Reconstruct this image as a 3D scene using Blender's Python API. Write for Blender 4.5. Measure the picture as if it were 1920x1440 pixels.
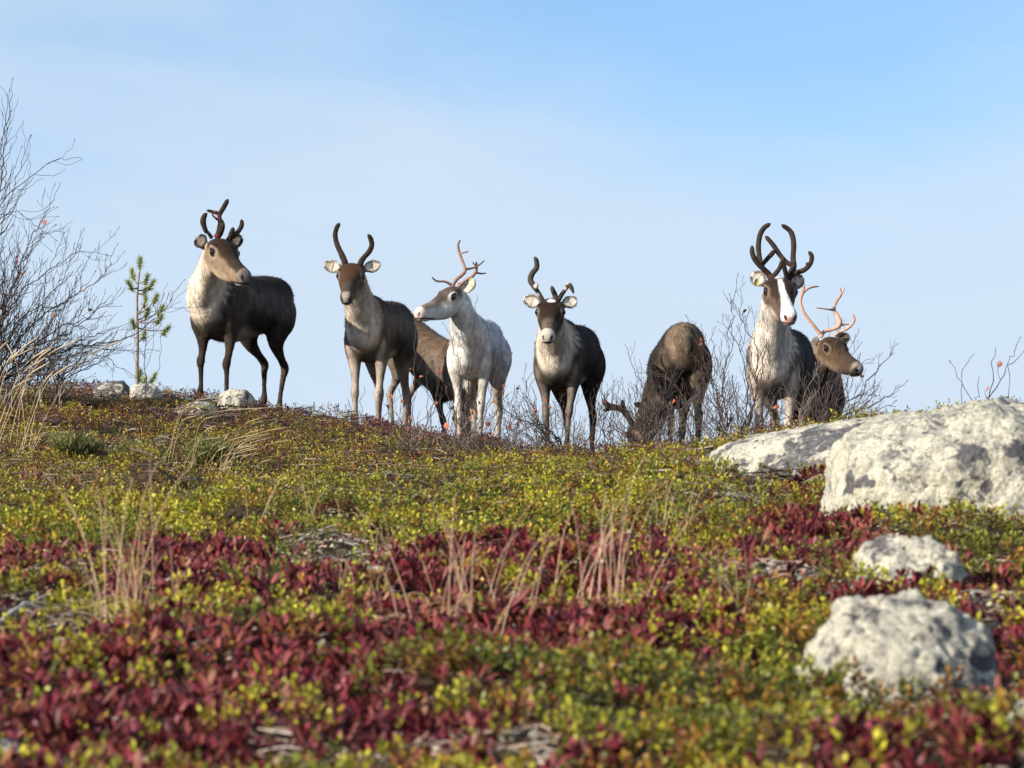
import bpy, bmesh, math, random
import numpy as np
from mathutils import Vector, Matrix, kdtree

for o in list(bpy.data.objects):
    bpy.data.objects.remove(o, do_unlink=True)
scene = bpy.context.scene
COL = scene.collection
random.seed(7)
RNG = np.random.default_rng(11)

# ------------------------------------------------------------------ camera
FPX = 6750.0                      # focal length in pixels of a 1920-wide frame
PITCH = math.atan(480.0 / FPX)
CAM = np.array([0.0, 0.0, 1.0])
cam_d = bpy.data.cameras.new('camera')
cam = bpy.data.objects.new('camera', cam_d)
COL.objects.link(cam)
cam.location = CAM
cam.rotation_euler = (math.pi / 2 + PITCH, 0, 0)
cam_d.sensor_width = 36.0
cam_d.lens = FPX / 1920 * 36.0
cam_d.clip_start = 0.1
cam_d.clip_end = 3000
cam_d.dof.use_dof = True
cam_d.dof.focus_distance = 25.0
cam_d.dof.aperture_fstop = 11.0
scene.camera = cam

# ------------------------------------------------------------------ sky and sun
SUN_EL, SUN_AZ = math.radians(22), math.radians(235)     # azimuth clockwise from +Y
world = bpy.data.worlds.new('World')
scene.world = world
world.use_nodes = True
wn, wl = world.node_tree.nodes, world.node_tree.links
bg = wn['Background']
sky = wn.new('ShaderNodeTexSky')
sky.sky_type = 'NISHITA'
sky.sun_disc = False
sky.sun_elevation = SUN_EL
sky.sun_rotation = SUN_AZ
sky.altitude = 500
sky.air_density = 1.2
sky.dust_density = 0.2
sky.ozone_density = 4.0
tc = wn.new('ShaderNodeTexCoord')
# the clear air of a cold day: the deeper blue reaches further down to the horizon
lift = wn.new('ShaderNodeVectorMath'); lift.operation = 'ADD'
lift.inputs[1].default_value = (0, 0, 0.08)
wl.new(tc.outputs['Generated'], lift.inputs[0])
nrmz = wn.new('ShaderNodeVectorMath'); nrmz.operation = 'NORMALIZE'
wl.new(lift.outputs[0], nrmz.inputs[0])
wl.new(nrmz.outputs[0], sky.inputs['Vector'])
# thin cirrus, drawn out along one direction, all around the sky
mp = wn.new('ShaderNodeMapping')
mp.inputs['Location'].default_value = (2.0368, 6.4393, 6.6751)
mp.inputs['Rotation'].default_value = (0.0, -0.45, 0.2)
mp.inputs['Scale'].default_value = (2.6, 2.6, 9.0)
nz = wn.new('ShaderNodeTexNoise')
nz.inputs['Scale'].default_value = 1.0
nz.inputs['Detail'].default_value = 6
nz.inputs['Roughness'].default_value = 0.54
nz.inputs['Distortion'].default_value = 0.25
rmp = wn.new('ShaderNodeMapRange'); rmp.interpolation_type = 'SMOOTHSTEP'
rmp.inputs['From Min'].default_value = 0.36; rmp.inputs['From Max'].default_value = 0.66
rmp.inputs['To Max'].default_value = 0.9
# pale veil thickening towards the horizon
sepz = wn.new('ShaderNodeSeparateXYZ')
wl.new(tc.outputs['Generated'], sepz.inputs[0])
veil = wn.new('ShaderNodeMapRange'); veil.interpolation_type = 'SMOOTHSTEP'
veil.inputs['From Min'].default_value = 0.12; veil.inputs['From Max'].default_value = 0.03
veil.inputs['To Min'].default_value = 0.0; veil.inputs['To Max'].default_value = 0.8
wl.new(sepz.outputs['Z'], veil.inputs['Value'])
inv = wn.new('ShaderNodeMath'); inv.operation = 'SUBTRACT'; inv.inputs[0].default_value = 1.0
mxm = wn.new('ShaderNodeMath'); mxm.operation = 'MULTIPLY_ADD'        # cirrus + veil * (1 - cirrus)
mixc = wn.new('ShaderNodeMixRGB')
mixc.inputs[2].default_value = (3.4, 4.0, 4.75, 1)
wl.new(tc.outputs['Generated'], mp.inputs['Vector'])
wl.new(mp.outputs[0], nz.inputs['Vector'])
wl.new(nz.outputs['Fac'], rmp.inputs['Value'])
wl.new(rmp.outputs[0], inv.inputs[1])
wl.new(inv.outputs[0], mxm.inputs[0])
wl.new(veil.outputs[0], mxm.inputs[1])
wl.new(rmp.outputs[0], mxm.inputs[2])
wl.new(mxm.outputs[0], mixc.inputs[0])
wl.new(sky.outputs[0], mixc.inputs[1])
wl.new(mixc.outputs[0], bg.inputs['Color'])
bg.inputs['Strength'].default_value = 0.112

sun_d = bpy.data.lights.new('sun', 'SUN')
sun_d.energy = 5.0
sun_d.angle = math.radians(0.53)
sun_d.color = (1.0, 0.90, 0.76)
sun = bpy.data.objects.new('sun', sun_d)
COL.objects.link(sun)
SUNV = Vector((math.sin(SUN_AZ) * math.cos(SUN_EL), math.cos(SUN_AZ) * math.cos(SUN_EL), math.sin(SUN_EL)))
sun.rotation_euler = SUNV.to_track_quat('Z', 'Y').to_euler()
sun.location = SUNV * 60

vs = scene.view_settings
vs.view_transform = 'Standard'
vs.look = 'None'
vs.exposure = 0.8
vs.gamma = 1.0
vs.use_curve_mapping = False
scene.render.engine = 'CYCLES'
scene.cycles.use_denoising = True
scene.cycles.max_bounces = 6
scene.cycles.transparent_max_bounces = 6

# ------------------------------------------------------------------ numbers
CT, ST = math.cos(PITCH), math.sin(PITCH)


def P(px, py, Y):
    """world point seen at pixel (px, py) of the photograph at world depth Y"""
    px = np.asarray(px, float); py = np.asarray(py, float); Y = np.asarray(Y, float)
    a = (px - 960) / FPX; b = (720 - py) / FPX
    dy = CT - b * ST
    dz = ST + b * CT
    k = Y / dy
    return np.stack([a * k, Y + 0 * k, CAM[2] + dz * k], -1)


def proj(W):
    W = np.asarray(W, float)
    d = W - CAM
    f = d[..., 1] * CT + d[..., 2] * ST
    u = -d[..., 1] * ST + d[..., 2] * CT
    return 960 + FPX * d[..., 0] / f, 720 - FPX * u / f


def ppm(Y):
    return FPX / Y      # pixels per metre


def _hash(ix, iy, iz, seed):
    h = (ix.astype(np.int64) * 374761393 + iy.astype(np.int64) * 668265263 + iz.astype(np.int64) * 2147483647 + seed * 974711) & 0xffffffff
    h = ((h ^ (h >> 13)) * 1274126177) & 0xffffffff
    h = ((h ^ (h >> 16)) * 2246822519) & 0xffffffff
    return ((h ^ (h >> 15)) & 0xffffff) / float(0xffffff)


def vnoise(p, seed=0):
    p = np.asarray(p, float)
    if p.shape[-1] == 2:
        p = np.concatenate([p, np.zeros(p.shape[:-1] + (1,))], -1)
    i = np.floor(p).astype(np.int64); f = p - i
    f = f * f * f * (f * (f * 6 - 15) + 10)
    r = 0
    for dx in (0, 1):
        for dy in (0, 1):
            for dz in (0, 1):
                w = (f[..., 0] if dx else 1 - f[..., 0]) * (f[..., 1] if dy else 1 - f[..., 1]) * (f[..., 2] if dz else 1 - f[..., 2])
                r = r + w * _hash(i[..., 0] + dx, i[..., 1] + dy, i[..., 2] + dz, seed)
    return r


def fbm(p, oct=4, seed=0, gain=0.5):
    p = np.asarray(p, float); r = 0; a = 1; s = 0
    for k in range(oct):
        r = r + a * vnoise(p * (2.03 ** k) + 17.3 * k, seed + k); s += a; a *= gain
    return r / s


def worley(p, seed=0):
    """distance to nearest jittered feature point"""
    i = np.floor(p).astype(np.int64); best = np.full(p.shape[:-1], 9.0); cid = np.zeros(p.shape[:-1])
    for dx in (-1, 0, 1):
        for dy in (-1, 0, 1):
            for dz in (-1, 0, 1):
                c = i + np.array([dx, dy, dz])
                q = np.stack([_hash(c[..., 0], c[..., 1], c[..., 2], seed + k) for k in (1, 2, 3)], -1) + c
                d = np.linalg.norm(q - p, axis=-1)
                m = d < best
                best = np.where(m, d, best)
                cid = np.where(m, _hash(c[..., 0], c[..., 1], c[..., 2], seed + 9), cid)
    return best, cid


def smooth01(a, b, x):
    t = np.clip((x - a) / (b - a), 0, 1)
    return t * t * (3 - 2 * t)


def nrm(v):
    v = np.asarray(v, float)
    return v / np.maximum(np.linalg.norm(v, axis=-1, keepdims=True), 1e-9)


# ------------------------------------------------------------------ mesh helpers
def new_mesh(name, V, F, col=None, smooth=True, vec=None):
    V = np.ascontiguousarray(V, np.float32); F = np.ascontiguousarray(F, np.int32)
    k = F.shape[1]
    me = bpy.data.meshes.new(name)
    me.vertices.add(len(V)); me.vertices.foreach_set('co', V.ravel())
    me.loops.add(F.size); me.loops.foreach_set('vertex_index', F.ravel())
    me.polygons.add(len(F)); me.polygons.foreach_set('loop_start', np.arange(0, F.size, k, dtype=np.int32))
    me.polygons.foreach_set('use_smooth', np.full(len(F), smooth))
    me.update(calc_edges=True)
    if col is not None:
        a = me.color_attributes.new('Col', 'FLOAT_COLOR', 'POINT')
        c = np.ones((len(V), 4), np.float32); c[:, :3] = col
        a.data.foreach_set('color', c.ravel())
    if vec is not None:
        a = me.attributes.new('bodynormal', 'FLOAT_VECTOR', 'POINT')
        a.data.foreach_set('vector', np.ascontiguousarray(vec, np.float32).ravel())
    return me


def link(name, me, mat=None, parent=None, label=None, cat=None, group=None, kind=None):
    o = bpy.data.objects.new(name, me)
    COL.objects.link(o)
    if mat is not None and me is not None and len(me.materials) == 0:
        me.materials.append(mat)
    if parent is not None:
        o.parent = parent
    if label: o['label'] = label
    if cat: o['category'] = cat
    if group: o['group'] = group
    if kind: o['kind'] = kind
    return o


def empty(name, loc, label, cat, group=None, rz=0.0):
    o = link(name, None, None, None, label, cat, group)
    o.location = [float(x) for x in loc]
    o.rotation_euler = (0, 0, rz)
    o.empty_display_size = 0.1
    return o


class MB:
    def __init__(s): s.V = []; s.F = []; s.C = []; s.n = 0

    def add(s, V, F, c=None):
        V = np.asarray(V, float); F = np.asarray(F, int)
        s.V.append(V); s.F.append(F + s.n); s.n += len(V)
        s.C.append(np.broadcast_to(np.asarray(c if c is not None else (1, 1, 1), float), (len(V), 3)))

    def arrays(s):
        return np.concatenate(s.V), np.concatenate(s.F), np.concatenate(s.C)

    def mesh(s, name, origin=(0, 0, 0), smooth=True):
        V, F, C = s.arrays()
        return new_mesh(name, V - np.asarray(origin, float), F, C, smooth)


def catmull(pts, per=6):
    p = np.asarray(pts, float)
    if len(p) < 3:
        t = np.linspace(0, 1, per + 1)[:, None]
        return p[0] * (1 - t) + p[-1] * t
    e = np.vstack([2 * p[0] - p[1], p, 2 * p[-1] - p[-2]])
    out = []
    for i in range(1, len(e) - 2):
        t = np.linspace(0, 1, per, endpoint=False)[:, None]
        a, b, c, d = e[i - 1], e[i], e[i + 1], e[i + 2]
        out.append(0.5 * ((2 * b) + (-a + c) * t + (2 * a - 5 * b + 4 * c - d) * t * t + (-a + 3 * b - 3 * c + d) * t ** 3))
    out.append(p[-1:])
    return np.vstack(out)


def frames(C):
    T = np.gradient(C, axis=0); T = nrm(T)
    ref = np.array([0.31, 0.17, 0.93])
    if abs(T[0] @ ref) > 0.9: ref = np.array([1.0, 0.1, 0.0])
    S = np.zeros_like(C); U = np.zeros_like(C)
    s = nrm(np.cross(T[0], ref))
    for i in range(len(C)):
        s = s - (s @ T[i]) * T[i]; s = nrm(s)
        S[i] = s; U[i] = np.cross(s, T[i])
    return T, S, U


def tube(C, R, n=6, cap=True):
    C = np.asarray(C, float); R = np.broadcast_to(np.asarray(R, float), (len(C),))
    T, S, U = frames(C)
    a = np.linspace(0, 2 * np.pi, n, endpoint=False)
    V = C[:, None, :] + R[:, None, None] * (np.cos(a)[None, :, None] * S[:, None, :] + np.sin(a)[None, :, None] * U[:, None, :])
    V = V.reshape(-1, 3)
    return ringfaces(V, len(C), n, C[0] - T[0] * R[0] * 0.5, C[-1] + T[-1] * R[-1] * 0.6, cap)


def ringfaces(V, m, n, c0=None, c1=None, cap=True):
    i = np.arange(m - 1)[:, None] * n; j = np.arange(n)[None, :]; j2 = (j + 1) % n
    a, b, c, d = (i + j).ravel(), (i + j2).ravel(), (i + n + j2).ravel(), (i + n + j).ravel()
    F = np.concatenate([np.stack([a, b, c], 1), np.stack([a, c, d], 1)])
    if cap:
        V = np.vstack([V, c0, c1]); k0 = m * n; k1 = k0 + 1
        jj = np.arange(n)
        F = np.concatenate([F, np.stack([np.full(n, k0), (jj + 1) % n, jj], 1),
                            np.stack([np.full(n, k1), (m - 1) * n + jj, (m - 1) * n + (jj + 1) % n], 1)])
    return V, F


def loft(C, S, U, w, hu, hd, n=24, ex=2.0):
    """closed loft; elliptical sections with separate upper and lower half heights"""
    a = np.linspace(0, 2 * np.pi, n, endpoint=False)
    ca, sa = np.cos(a), np.sin(a)
    k = 2.0 / ex
    ca = np.sign(ca) * np.abs(ca) ** k; sa = np.sign(sa) * np.abs(sa) ** k
    h = np.where(sa[None, :] > 0, np.asarray(hu)[:, None], np.asarray(hd)[:, None])
    V = C[:, None, :] + (np.asarray(w)[:, None] * ca[None, :])[..., None] * S[:, None, :] + (h * sa[None, :])[..., None] * U[:, None, :]
    return ringfaces(V.reshape(-1, 3), len(C), n, C[0], C[-1])


def table(rows, m):
    r = np.asarray(rows, float)
    x = np.linspace(r[0, 0], r[-1, 0], m)
    # monotone-ish cubic through catmull on each column
    out = [x]
    for c in range(1, r.shape[1]):
        y = r[:, c]; xs = r[:, 0]
        d = np.gradient(y, xs)
        k = np.clip(np.searchsorted(xs, x) - 1, 0, len(xs) - 2)
        h = xs[k + 1] - xs[k]; t = (x - xs[k]) / h
        out.append(y[k] * (2 * t ** 3 - 3 * t ** 2 + 1) + d[k] * h * (t ** 3 - 2 * t ** 2 + t) + y[k + 1] * (-2 * t ** 3 + 3 * t ** 2) + d[k + 1] * h * (t ** 3 - t ** 2))
    return np.stack(out, 1)


# ------------------------------------------------------------------ materials
def mat_new(name):
    m = bpy.data.materials.new(name); m.use_nodes = True
    return m, m.node_tree.nodes, m.node_tree.links, m.node_tree.nodes['Principled BSDF']


def vcol_mat(name, rough=0.6, spec=0.3, translucent=0.0, nscale=0, namp=0.0, sheen=0.0, bump=0.0, bscale=200, bodyn=False):
    m, n, l, b = mat_new(name)
    at = n.new('ShaderNodeAttribute'); at.attribute_name = 'Col'
    src = at.outputs['Color']
    if namp > 0:
        t = n.new('ShaderNodeTexCoord'); q = n.new('ShaderNodeTexNoise')
        q.inputs['Scale'].default_value = nscale; q.inputs['Detail'].default_value = 4
        l.new(t.outputs['Object'], q.inputs['Vector'])
        r = n.new('ShaderNodeMapRange')
        r.inputs['From Min'].default_value = 0.3; r.inputs['From Max'].default_value = 0.7
        r.inputs['To Min'].default_value = 1 - namp; r.inputs['To Max'].default_value = 1 + namp
        l.new(q.outputs['Fac'], r.inputs['Value'])
        x = n.new('ShaderNodeVectorMath'); x.operation = 'SCALE'
        l.new(src, x.inputs[0]); l.new(r.outputs[0], x.inputs['Scale'])
        src = x.outputs[0]
    l.new(src, b.inputs['Base Color'])
    b.inputs['Roughness'].default_value = rough
    b.inputs['Specular IOR Level'].default_value = spec
    if sheen:
        b.inputs['Sheen Weight'].default_value = sheen
        b.inputs['Sheen Roughness'].default_value = 0.5
    if bump:
        t2 = n.new('ShaderNodeTexCoord'); q2 = n.new('ShaderNodeTexNoise')
        q2.inputs['Scale'].default_value = bscale; q2.inputs['Detail'].default_value = 3
        l.new(t2.outputs['Object'], q2.inputs['Vector'])
        bp = n.new('ShaderNodeBump'); bp.inputs['Strength'].default_value = bump; bp.inputs['Distance'].default_value = 0.01
        l.new(q2.outputs['Fac'], bp.inputs['Height']); l.new(bp.outputs[0], b.inputs['Normal'])
    if bodyn:
        a2 = n.new('ShaderNodeAttribute'); a2.attribute_name = 'bodynormal'
        vt = n.new('ShaderNodeVectorTransform'); vt.vector_type = 'NORMAL'; vt.convert_from = 'OBJECT'; vt.convert_to = 'WORLD'
        l.new(a2.outputs['Vector'], vt.inputs[0]); l.new(vt.outputs[0], b.inputs['Normal'])
    if translucent:
        tr = n.new('ShaderNodeBsdfTranslucent'); l.new(src, tr.inputs['Color'])
        mx = n.new('ShaderNodeMixShader'); mx.inputs[0].default_value = translucent
        l.new(b.outputs[0], mx.inputs[1]); l.new(tr.outputs[0], mx.inputs[2])
        l.new(mx.outputs[0], n['Material Output'].inputs['Surface'])
    return m


M_LEAF = vcol_mat('leaf_matter', 0.5, 0.35, 0.22)
M_GRASS = vcol_mat('dry_straw', 0.6, 0.3, 0.2)
M_BARK = vcol_mat('twig_bark', 0.7, 0.25, 0, 60, 0.35)
M_FUR = vcol_mat('reindeer_coat', 0.85, 0.08, 0, 26, 0.16, 0.015, 0.5, 130)
M_HAIR = vcol_mat('reindeer_hair', 0.8, 0.08, 0, bodyn=True)
M_VELVET = vcol_mat('antler_velvet', 0.9, 0.08, 0, 70, 0.3, 0.05, 0.4, 400)
M_BONE = vcol_mat('antler_bone', 0.5, 0.35, 0, 45, 0.22)
M_LITTER = vcol_mat('dead_litter', 0.8, 0.2)
M_EYE, _n, _l, _b = mat_new('wet_eye')
_b.inputs['Base Color'].default_value = (0.012, 0.007, 0.005, 1); _b.inputs['Roughness'].default_value = 0.06
M_HOOF, _n, _l, _b = mat_new('horn_hoof')
_b.inputs['Base Color'].default_value = (0.03, 0.024, 0.02, 1); _b.inputs['Roughness'].default_value = 0.5
M_TAG, _n, _l, _b = mat_new('yellow_plastic')
_b.inputs['Base Color'].default_value = (0.26, 0.24, 0.07, 1); _b.inputs['Roughness'].default_value = 0.5


def rock_material():
    m, n, l, b = mat_new('lichen_rock')
    t = n.new('ShaderNodeTexCoord')
    at = n.new('ShaderNodeAttribute'); at.attribute_name = 'Col'
    sp = n.new('ShaderNodeSeparateColor'); l.new(at.outputs['Color'], sp.inputs[0])

    def noise(scale, det=5, rough=0.6, dist=0.0):
        q = n.new('ShaderNodeTexNoise'); q.inputs['Scale'].default_value = scale; q.inputs['Detail'].default_value = det
        q.inputs['Roughness'].default_value = rough; q.inputs['Distortion'].default_value = dist
        l.new(t.outputs['Object'], q.inputs['Vector']); return q

    def ramp(src, stops):
        r = n.new('ShaderNodeValToRGB')
        while len(r.color_ramp.elements) < len(stops): r.color_ramp.elements.new(0.5)
        for e, (p, c) in zip(r.color_ramp.elements, stops): e.position = p; e.color = (*c, 1)
        l.new(src, r.inputs[0]); return r
    li = ramp(noise(14, 6, 0.65).outputs['Fac'], [(0.30, (0.19, 0.19, 0.175)), (0.40, (0.37, 0.36, 0.31)), (0.50, (0.53, 0.50, 0.40)), (0.64, (0.61, 0.575, 0.46)), (0.76, (0.40, 0.405, 0.345))])
    li2 = ramp(noise(70, 4, 0.7).outputs['Fac'], [(0.36, (0.40, 0.40, 0.39)), (0.54, (1, 1, 1))])
    mu = n.new('ShaderNodeMixRGB'); mu.blend_type = 'MULTIPLY'; mu.inputs[0].default_value = 0.55
    l.new(li.outputs[0], mu.inputs[1]); l.new(li2.outputs[0], mu.inputs[2])
    st = ramp(noise(30, 6, 0.7).outputs['Fac'], [(0.3, (0.055, 0.055, 0.06)), (0.55, (0.12, 0.115, 0.12)), (0.75, (0.24, 0.22, 0.22))])
    # bare stone where the crust is missing, darkened crevices between its lumps: vertex mask broken up by noise
    ad = n.new('ShaderNodeMath'); ad.operation = 'MULTIPLY_ADD'; ad.inputs[1].default_value = 0.75
    l.new(noise(22, 6, 0.7, 0.4).outputs['Fac'], ad.inputs[0]); l.new(sp.outputs[0], ad.inputs[2])
    mk = ramp(ad.outputs[0], [(0.60, (0, 0, 0)), (0.68, (1, 1, 1))])
    mx = n.new('ShaderNodeMixRGB'); l.new(mk.outputs[0], mx.inputs[0]); l.new(mu.outputs[0], mx.inputs[1]); l.new(st.outputs[0], mx.inputs[2])
    # small pinkish bare spots
    pk = ramp(noise(9, 3, 0.5, 0.3).outputs['Fac'], [(0.66, (0, 0, 0)), (0.72, (0.75, 0.75, 0.75))])
    mx2 = n.new('ShaderNodeMixRGB'); mx2.inputs[2].default_value = (0.34, 0.27, 0.26, 1)
    l.new(pk.outputs[0], mx2.inputs[0]); l.new(mx.outputs[0], mx2.inputs[1])
    # hairline cracks and dark specks of map lichen
    ve = n.new('ShaderNodeTexVoronoi'); ve.feature = 'DISTANCE_TO_EDGE'; ve.inputs['Scale'].default_value = 7.5
    wp = n.new('ShaderNodeMixRGB'); wp.blend_type = 'ADD'; wp.inputs[0].default_value = 0.16
    l.new(t.outputs['Object'], wp.inputs[1]); l.new(noise(7, 5, 0.7).outputs['Color'], wp.inputs[2]); l.new(wp.outputs[0], ve.inputs['Vector'])
    ck = ramp(ve.outputs['Distance'], [(0.004, (0.85, 0.85, 0.85)), (0.022, (0, 0, 0))])
    ckn = n.new('ShaderNodeMath'); ckn.operation = 'MULTIPLY'
    l.new(ck.outputs[0], ckn.inputs[0]); l.new(ramp(noise(11, 3, 0.6).outputs['Fac'], [(0.46, (0, 0, 0)), (0.56, (1, 1, 1))]).outputs[0], ckn.inputs[1])
    spk = ramp(noise(110, 4, 0.7).outputs['Fac'], [(0.60, (0, 0, 0)), (0.66, (0.8, 0.8, 0.8))])
    mxm_ = n.new('ShaderNodeMath'); mxm_.operation = 'MAXIMUM'; l.new(ckn.outputs[0], mxm_.inputs[0]); l.new(spk.outputs[0], mxm_.inputs[1])
    mx3 = n.new('ShaderNodeMixRGB'); mx3.inputs[2].default_value = (0.085, 0.08, 0.078, 1)
    l.new(mxm_.outputs[0], mx3.inputs[0]); l.new(mx2.outputs[0], mx3.inputs[1])
    l.new(mx3.outputs[0], b.inputs['Base Color'])
    b.inputs['Roughness'].default_value = 0.92; b.inputs['Specular IOR Level'].default_value = 0.15
    vo = n.new('ShaderNodeTexVoronoi'); vo.feature = 'SMOOTH_F1'; vo.inputs['Scale'].default_value = 42; vo.inputs['Smoothness'].default_value = 0.35
    wv = n.new('ShaderNodeMixRGB'); wv.blend_type = 'ADD'; wv.inputs[0].default_value = 0.05
    l.new(t.outputs['Object'], wv.inputs[1]); l.new(noise(20, 3, 0.6).outputs['Color'], wv.inputs[2]); l.new(wv.outputs[0], vo.inputs['Vector'])
    hsum = n.new('ShaderNodeMath'); hsum.operation = 'MULTIPLY_ADD'; hsum.inputs[1].default_value = -1.3
    l.new(vo.outputs['Distance'], hsum.inputs[0]); l.new(noise(90, 6, 0.8).outputs['Fac'], hsum.inputs[2])
    bp = n.new('ShaderNodeBump'); bp.inputs['Strength'].default_value = 0.8; bp.inputs['Distance'].default_value = 0.011
    l.new(hsum.outputs[0], bp.inputs['Height']); l.new(bp.outputs[0], b.inputs['Normal'])
    return m


M_ROCK = rock_material()


def ground_material():
    m, n, l, b = mat_new('heath_soil')
    t = n.new('ShaderNodeTexCoord')

    def noise(scale, det=6, rough=0.65):
        q = n.new('ShaderNodeTexNoise'); q.inputs['Scale'].default_value = scale; q.inputs['Detail'].default_value = det
        q.inputs['Roughness'].default_value = rough; l.new(t.outputs['Object'], q.inputs['Vector']); return q

    def ramp(src, stops):
        r = n.new('ShaderNodeValToRGB')
        while len(r.color_ramp.elements) < len(stops): r.color_ramp.elements.new(0.5)
        for e, (p, c) in zip(r.color_ramp.elements, stops): e.position = p; e.color = (*c, 1)
        l.new(src, r.inputs[0]); return r
    a = ramp(noise(40).outputs['Fac'], [(0.3, (0.022, 0.017, 0.012)), (0.5, (0.07, 0.052, 0.036)), (0.68, (0.17, 0.14, 0.10))])
    c = ramp(noise(9).outputs['Fac'], [(0.35, (0.55, 0.6, 0.4)), (0.6, (1, 0.9, 0.8))])
    mu = n.new('ShaderNodeMixRGB'); mu.blend_type = 'MULTIPLY'; mu.inputs[0].default_value = 0.8
    l.new(a.outputs[0], mu.inputs[1]); l.new(c.outputs[0], mu.inputs[2])
    l.new(mu.outputs[0], b.inputs['Base Color'])
    b.inputs['Roughness'].default_value = 0.95; b.inputs['Specular IOR Level'].default_value = 0.1
    bp = n.new('ShaderNodeBump'); bp.inputs['Strength'].default_value = 0.8; bp.inputs['Distance'].default_value = 0.02
    l.new(noise(120).outputs['Fac'], bp.inputs['Height']); l.new(bp.outputs[0], b.inputs['Normal'])
    return m


M_GROUND = ground_material()

# ------------------------------------------------------------------ ground
GP = []          # pixel x, pixel y, depth


def gp(*rows): GP.extend(rows)


for px in (-100, 500, 1000, 1500, 2050):
    gp((px, 1450, 5.6), (px, 1290, 6.9), (px, 1190, 8.0))
gp((-150, 1100, 9.4), (300, 1105, 9.4), (800, 1105, 9.4), (1300, 1115, 9.2), (1700, 1120, 9.0), (2050, 1110, 9.0))
gp((-200, 1010, 12.0), (300, 1012, 12.0), (800, 1015, 12.0), (1300, 1005, 11.5), (1700, 1000, 11.0), (2100, 1000, 11.0))
gp((-200, 952, 15.5), (200, 955, 15.5), (600, 945, 15.5), (1000, 925, 15.0), (1300, 925, 14.0), (1650, 900, 13.6), (2100, 885, 13.5))
gp((-250, 910, 18.5), (200, 905, 18.5), (600, 895, 18.5), (900, 908, 18.0), (1200, 910, 18.0), (1400, 872, 16.5), (1600, 835, 16.0), (2100, 820, 16.0))
gp((-250, 800, 22.0), (200, 810, 22.0), (450, 825, 22.0), (650, 835, 22.0), (850, 880, 22.0), (1050, 903, 22.0), (1250, 908, 21.5), (1450, 846, 18.5), (1650, 815, 19.0), (2150, 805, 19.0))
# the crest the reindeer stand on
gp((-300, 728, 25.0), (0, 735, 25.0), (150, 740, 25.0), (290, 754, 25.0), (400, 757, 25.2), (470, 776, 25.8), (520, 795, 26.2), (590, 818, 25.5), (660, 801, 24.4), (760, 816, 24.6),
   (850, 845, 25.0), (950, 868, 25.3), (1050, 877, 25.3), (1150, 888, 25.5), (1260, 892, 25.6), (1400, 884, 25.4), (1480, 880, 25.4), (1600, 880, 26.5), (1900, 890, 26.5))
gp((-300, 760, 29), (200, 800, 29), (500, 850, 29), (800, 870, 29), (1100, 900, 29), (1400, 915, 29), (1800, 930, 29), (2200, 930, 29))
_g = np.array(GP)
_gw = P(_g[:, 0], _g[:, 1], _g[:, 2])


def _tps_fit(xy, z, lam):
    n = len(xy)
    r = np.linalg.norm(xy[:, None] - xy[None], axis=-1)
    K = np.where(r > 0, r * r * np.log(np.maximum(r, 1e-9)), 0) + lam * np.eye(n)
    Q = np.hstack([np.ones((n, 1)), xy])
    A = np.block([[K, Q], [Q.T, np.zeros((3, 3))]])
    return np.linalg.solve(A, np.concatenate([z, np.zeros(3)]))


_txy = _gw[:, :2]
HUM = P(270, 930, 15.9)[:2]       # the dark hummock at left
_tw = _tps_fit(_txy, _gw[:, 2], 0.004)


def ground_z(x, y, rough=True):
    x = np.asarray(x, float); y = np.asarray(y, float)
    xc = np.clip(x, -5.5, 5.5); yc = np.clip(y, 4.5, 29.5)
    sh = xc.shape
    q = np.stack([xc.ravel(), yc.ravel()], 1)
    z = np.empty(len(q))
    for s in range(0, len(q), 40000):
        d = q[s:s + 40000]
        r = np.linalg.norm(d[:, None] - _txy[None], axis=-1)
        z[s:s + 40000] = np.where(r > 0, r * r * np.log(np.maximum(r, 1e-9)), 0) @ _tw[:-3] + _tw[-3] + d @ _tw[-2:]
    z = z.reshape(sh)
    # beyond the modelled hill: down behind the crest, down towards the viewer's feet
    z = z - np.maximum(y - 29.5, 0) * 0.06 - np.maximum(4.5 - y, 0) * 0.09
    z = z - 0.02 * np.maximum(np.abs(x) - 5.5, 0)
    if rough:
        p = np.stack([x, y], -1)
        amp = 0.80 - 0.40 * smooth01(17, 24, y)
        z = z + (.055 * smooth01(13, 17, y) * (1 - .5 * smooth01(23, 25, y))) * (2 * fbm(p * 3.3, 2, 55) - 1)
        z = z + amp * (0.20 * (fbm(p * 1.7, 3, 5) - 0.5) + 0.13 * (fbm(p * 5.0, 3, 9) - 0.5))
        z = z + 0.19 * np.exp(-((x - HUM[0]) / .22) ** 2 - ((y - HUM[1]) / .30) ** 2)
    return z


def grid_lines(lo, hi, step, far_lo, far_hi):
    a = np.arange(lo, hi + 1e-6, step)
    out = []; s = step; v = hi
    while v < far_hi:
        s *= 1.35; v += s; out.append(min(v, far_hi))
    inn = []; s = step; v = lo
    while v > far_lo:
        s *= 1.35; v -= s; inn.append(max(v, far_lo))
    return np.concatenate([inn[::-1], a, out])


gx = grid_lines(-5.2, 5.2, 0.07, -900, 900)
gy = grid_lines(4.4, 30.0, 0.095, -400, 1500)
XX, YY = np.meshgrid(gx, gy)
ZZ = ground_z(XX, YY)
nx, ny = len(gx), len(gy)
ii, jj = np.meshgrid(np.arange(nx - 1), np.arange(ny - 1))
k0 = (jj * nx + ii).ravel()
F = np.stack([k0, k0 + 1, k0 + nx + 1, k0 + nx], 1)
link('ground', new_mesh('ground', np.stack([XX, YY, ZZ], -1).reshape(-1, 3), F), M_GROUND, kind='structure')


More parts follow.
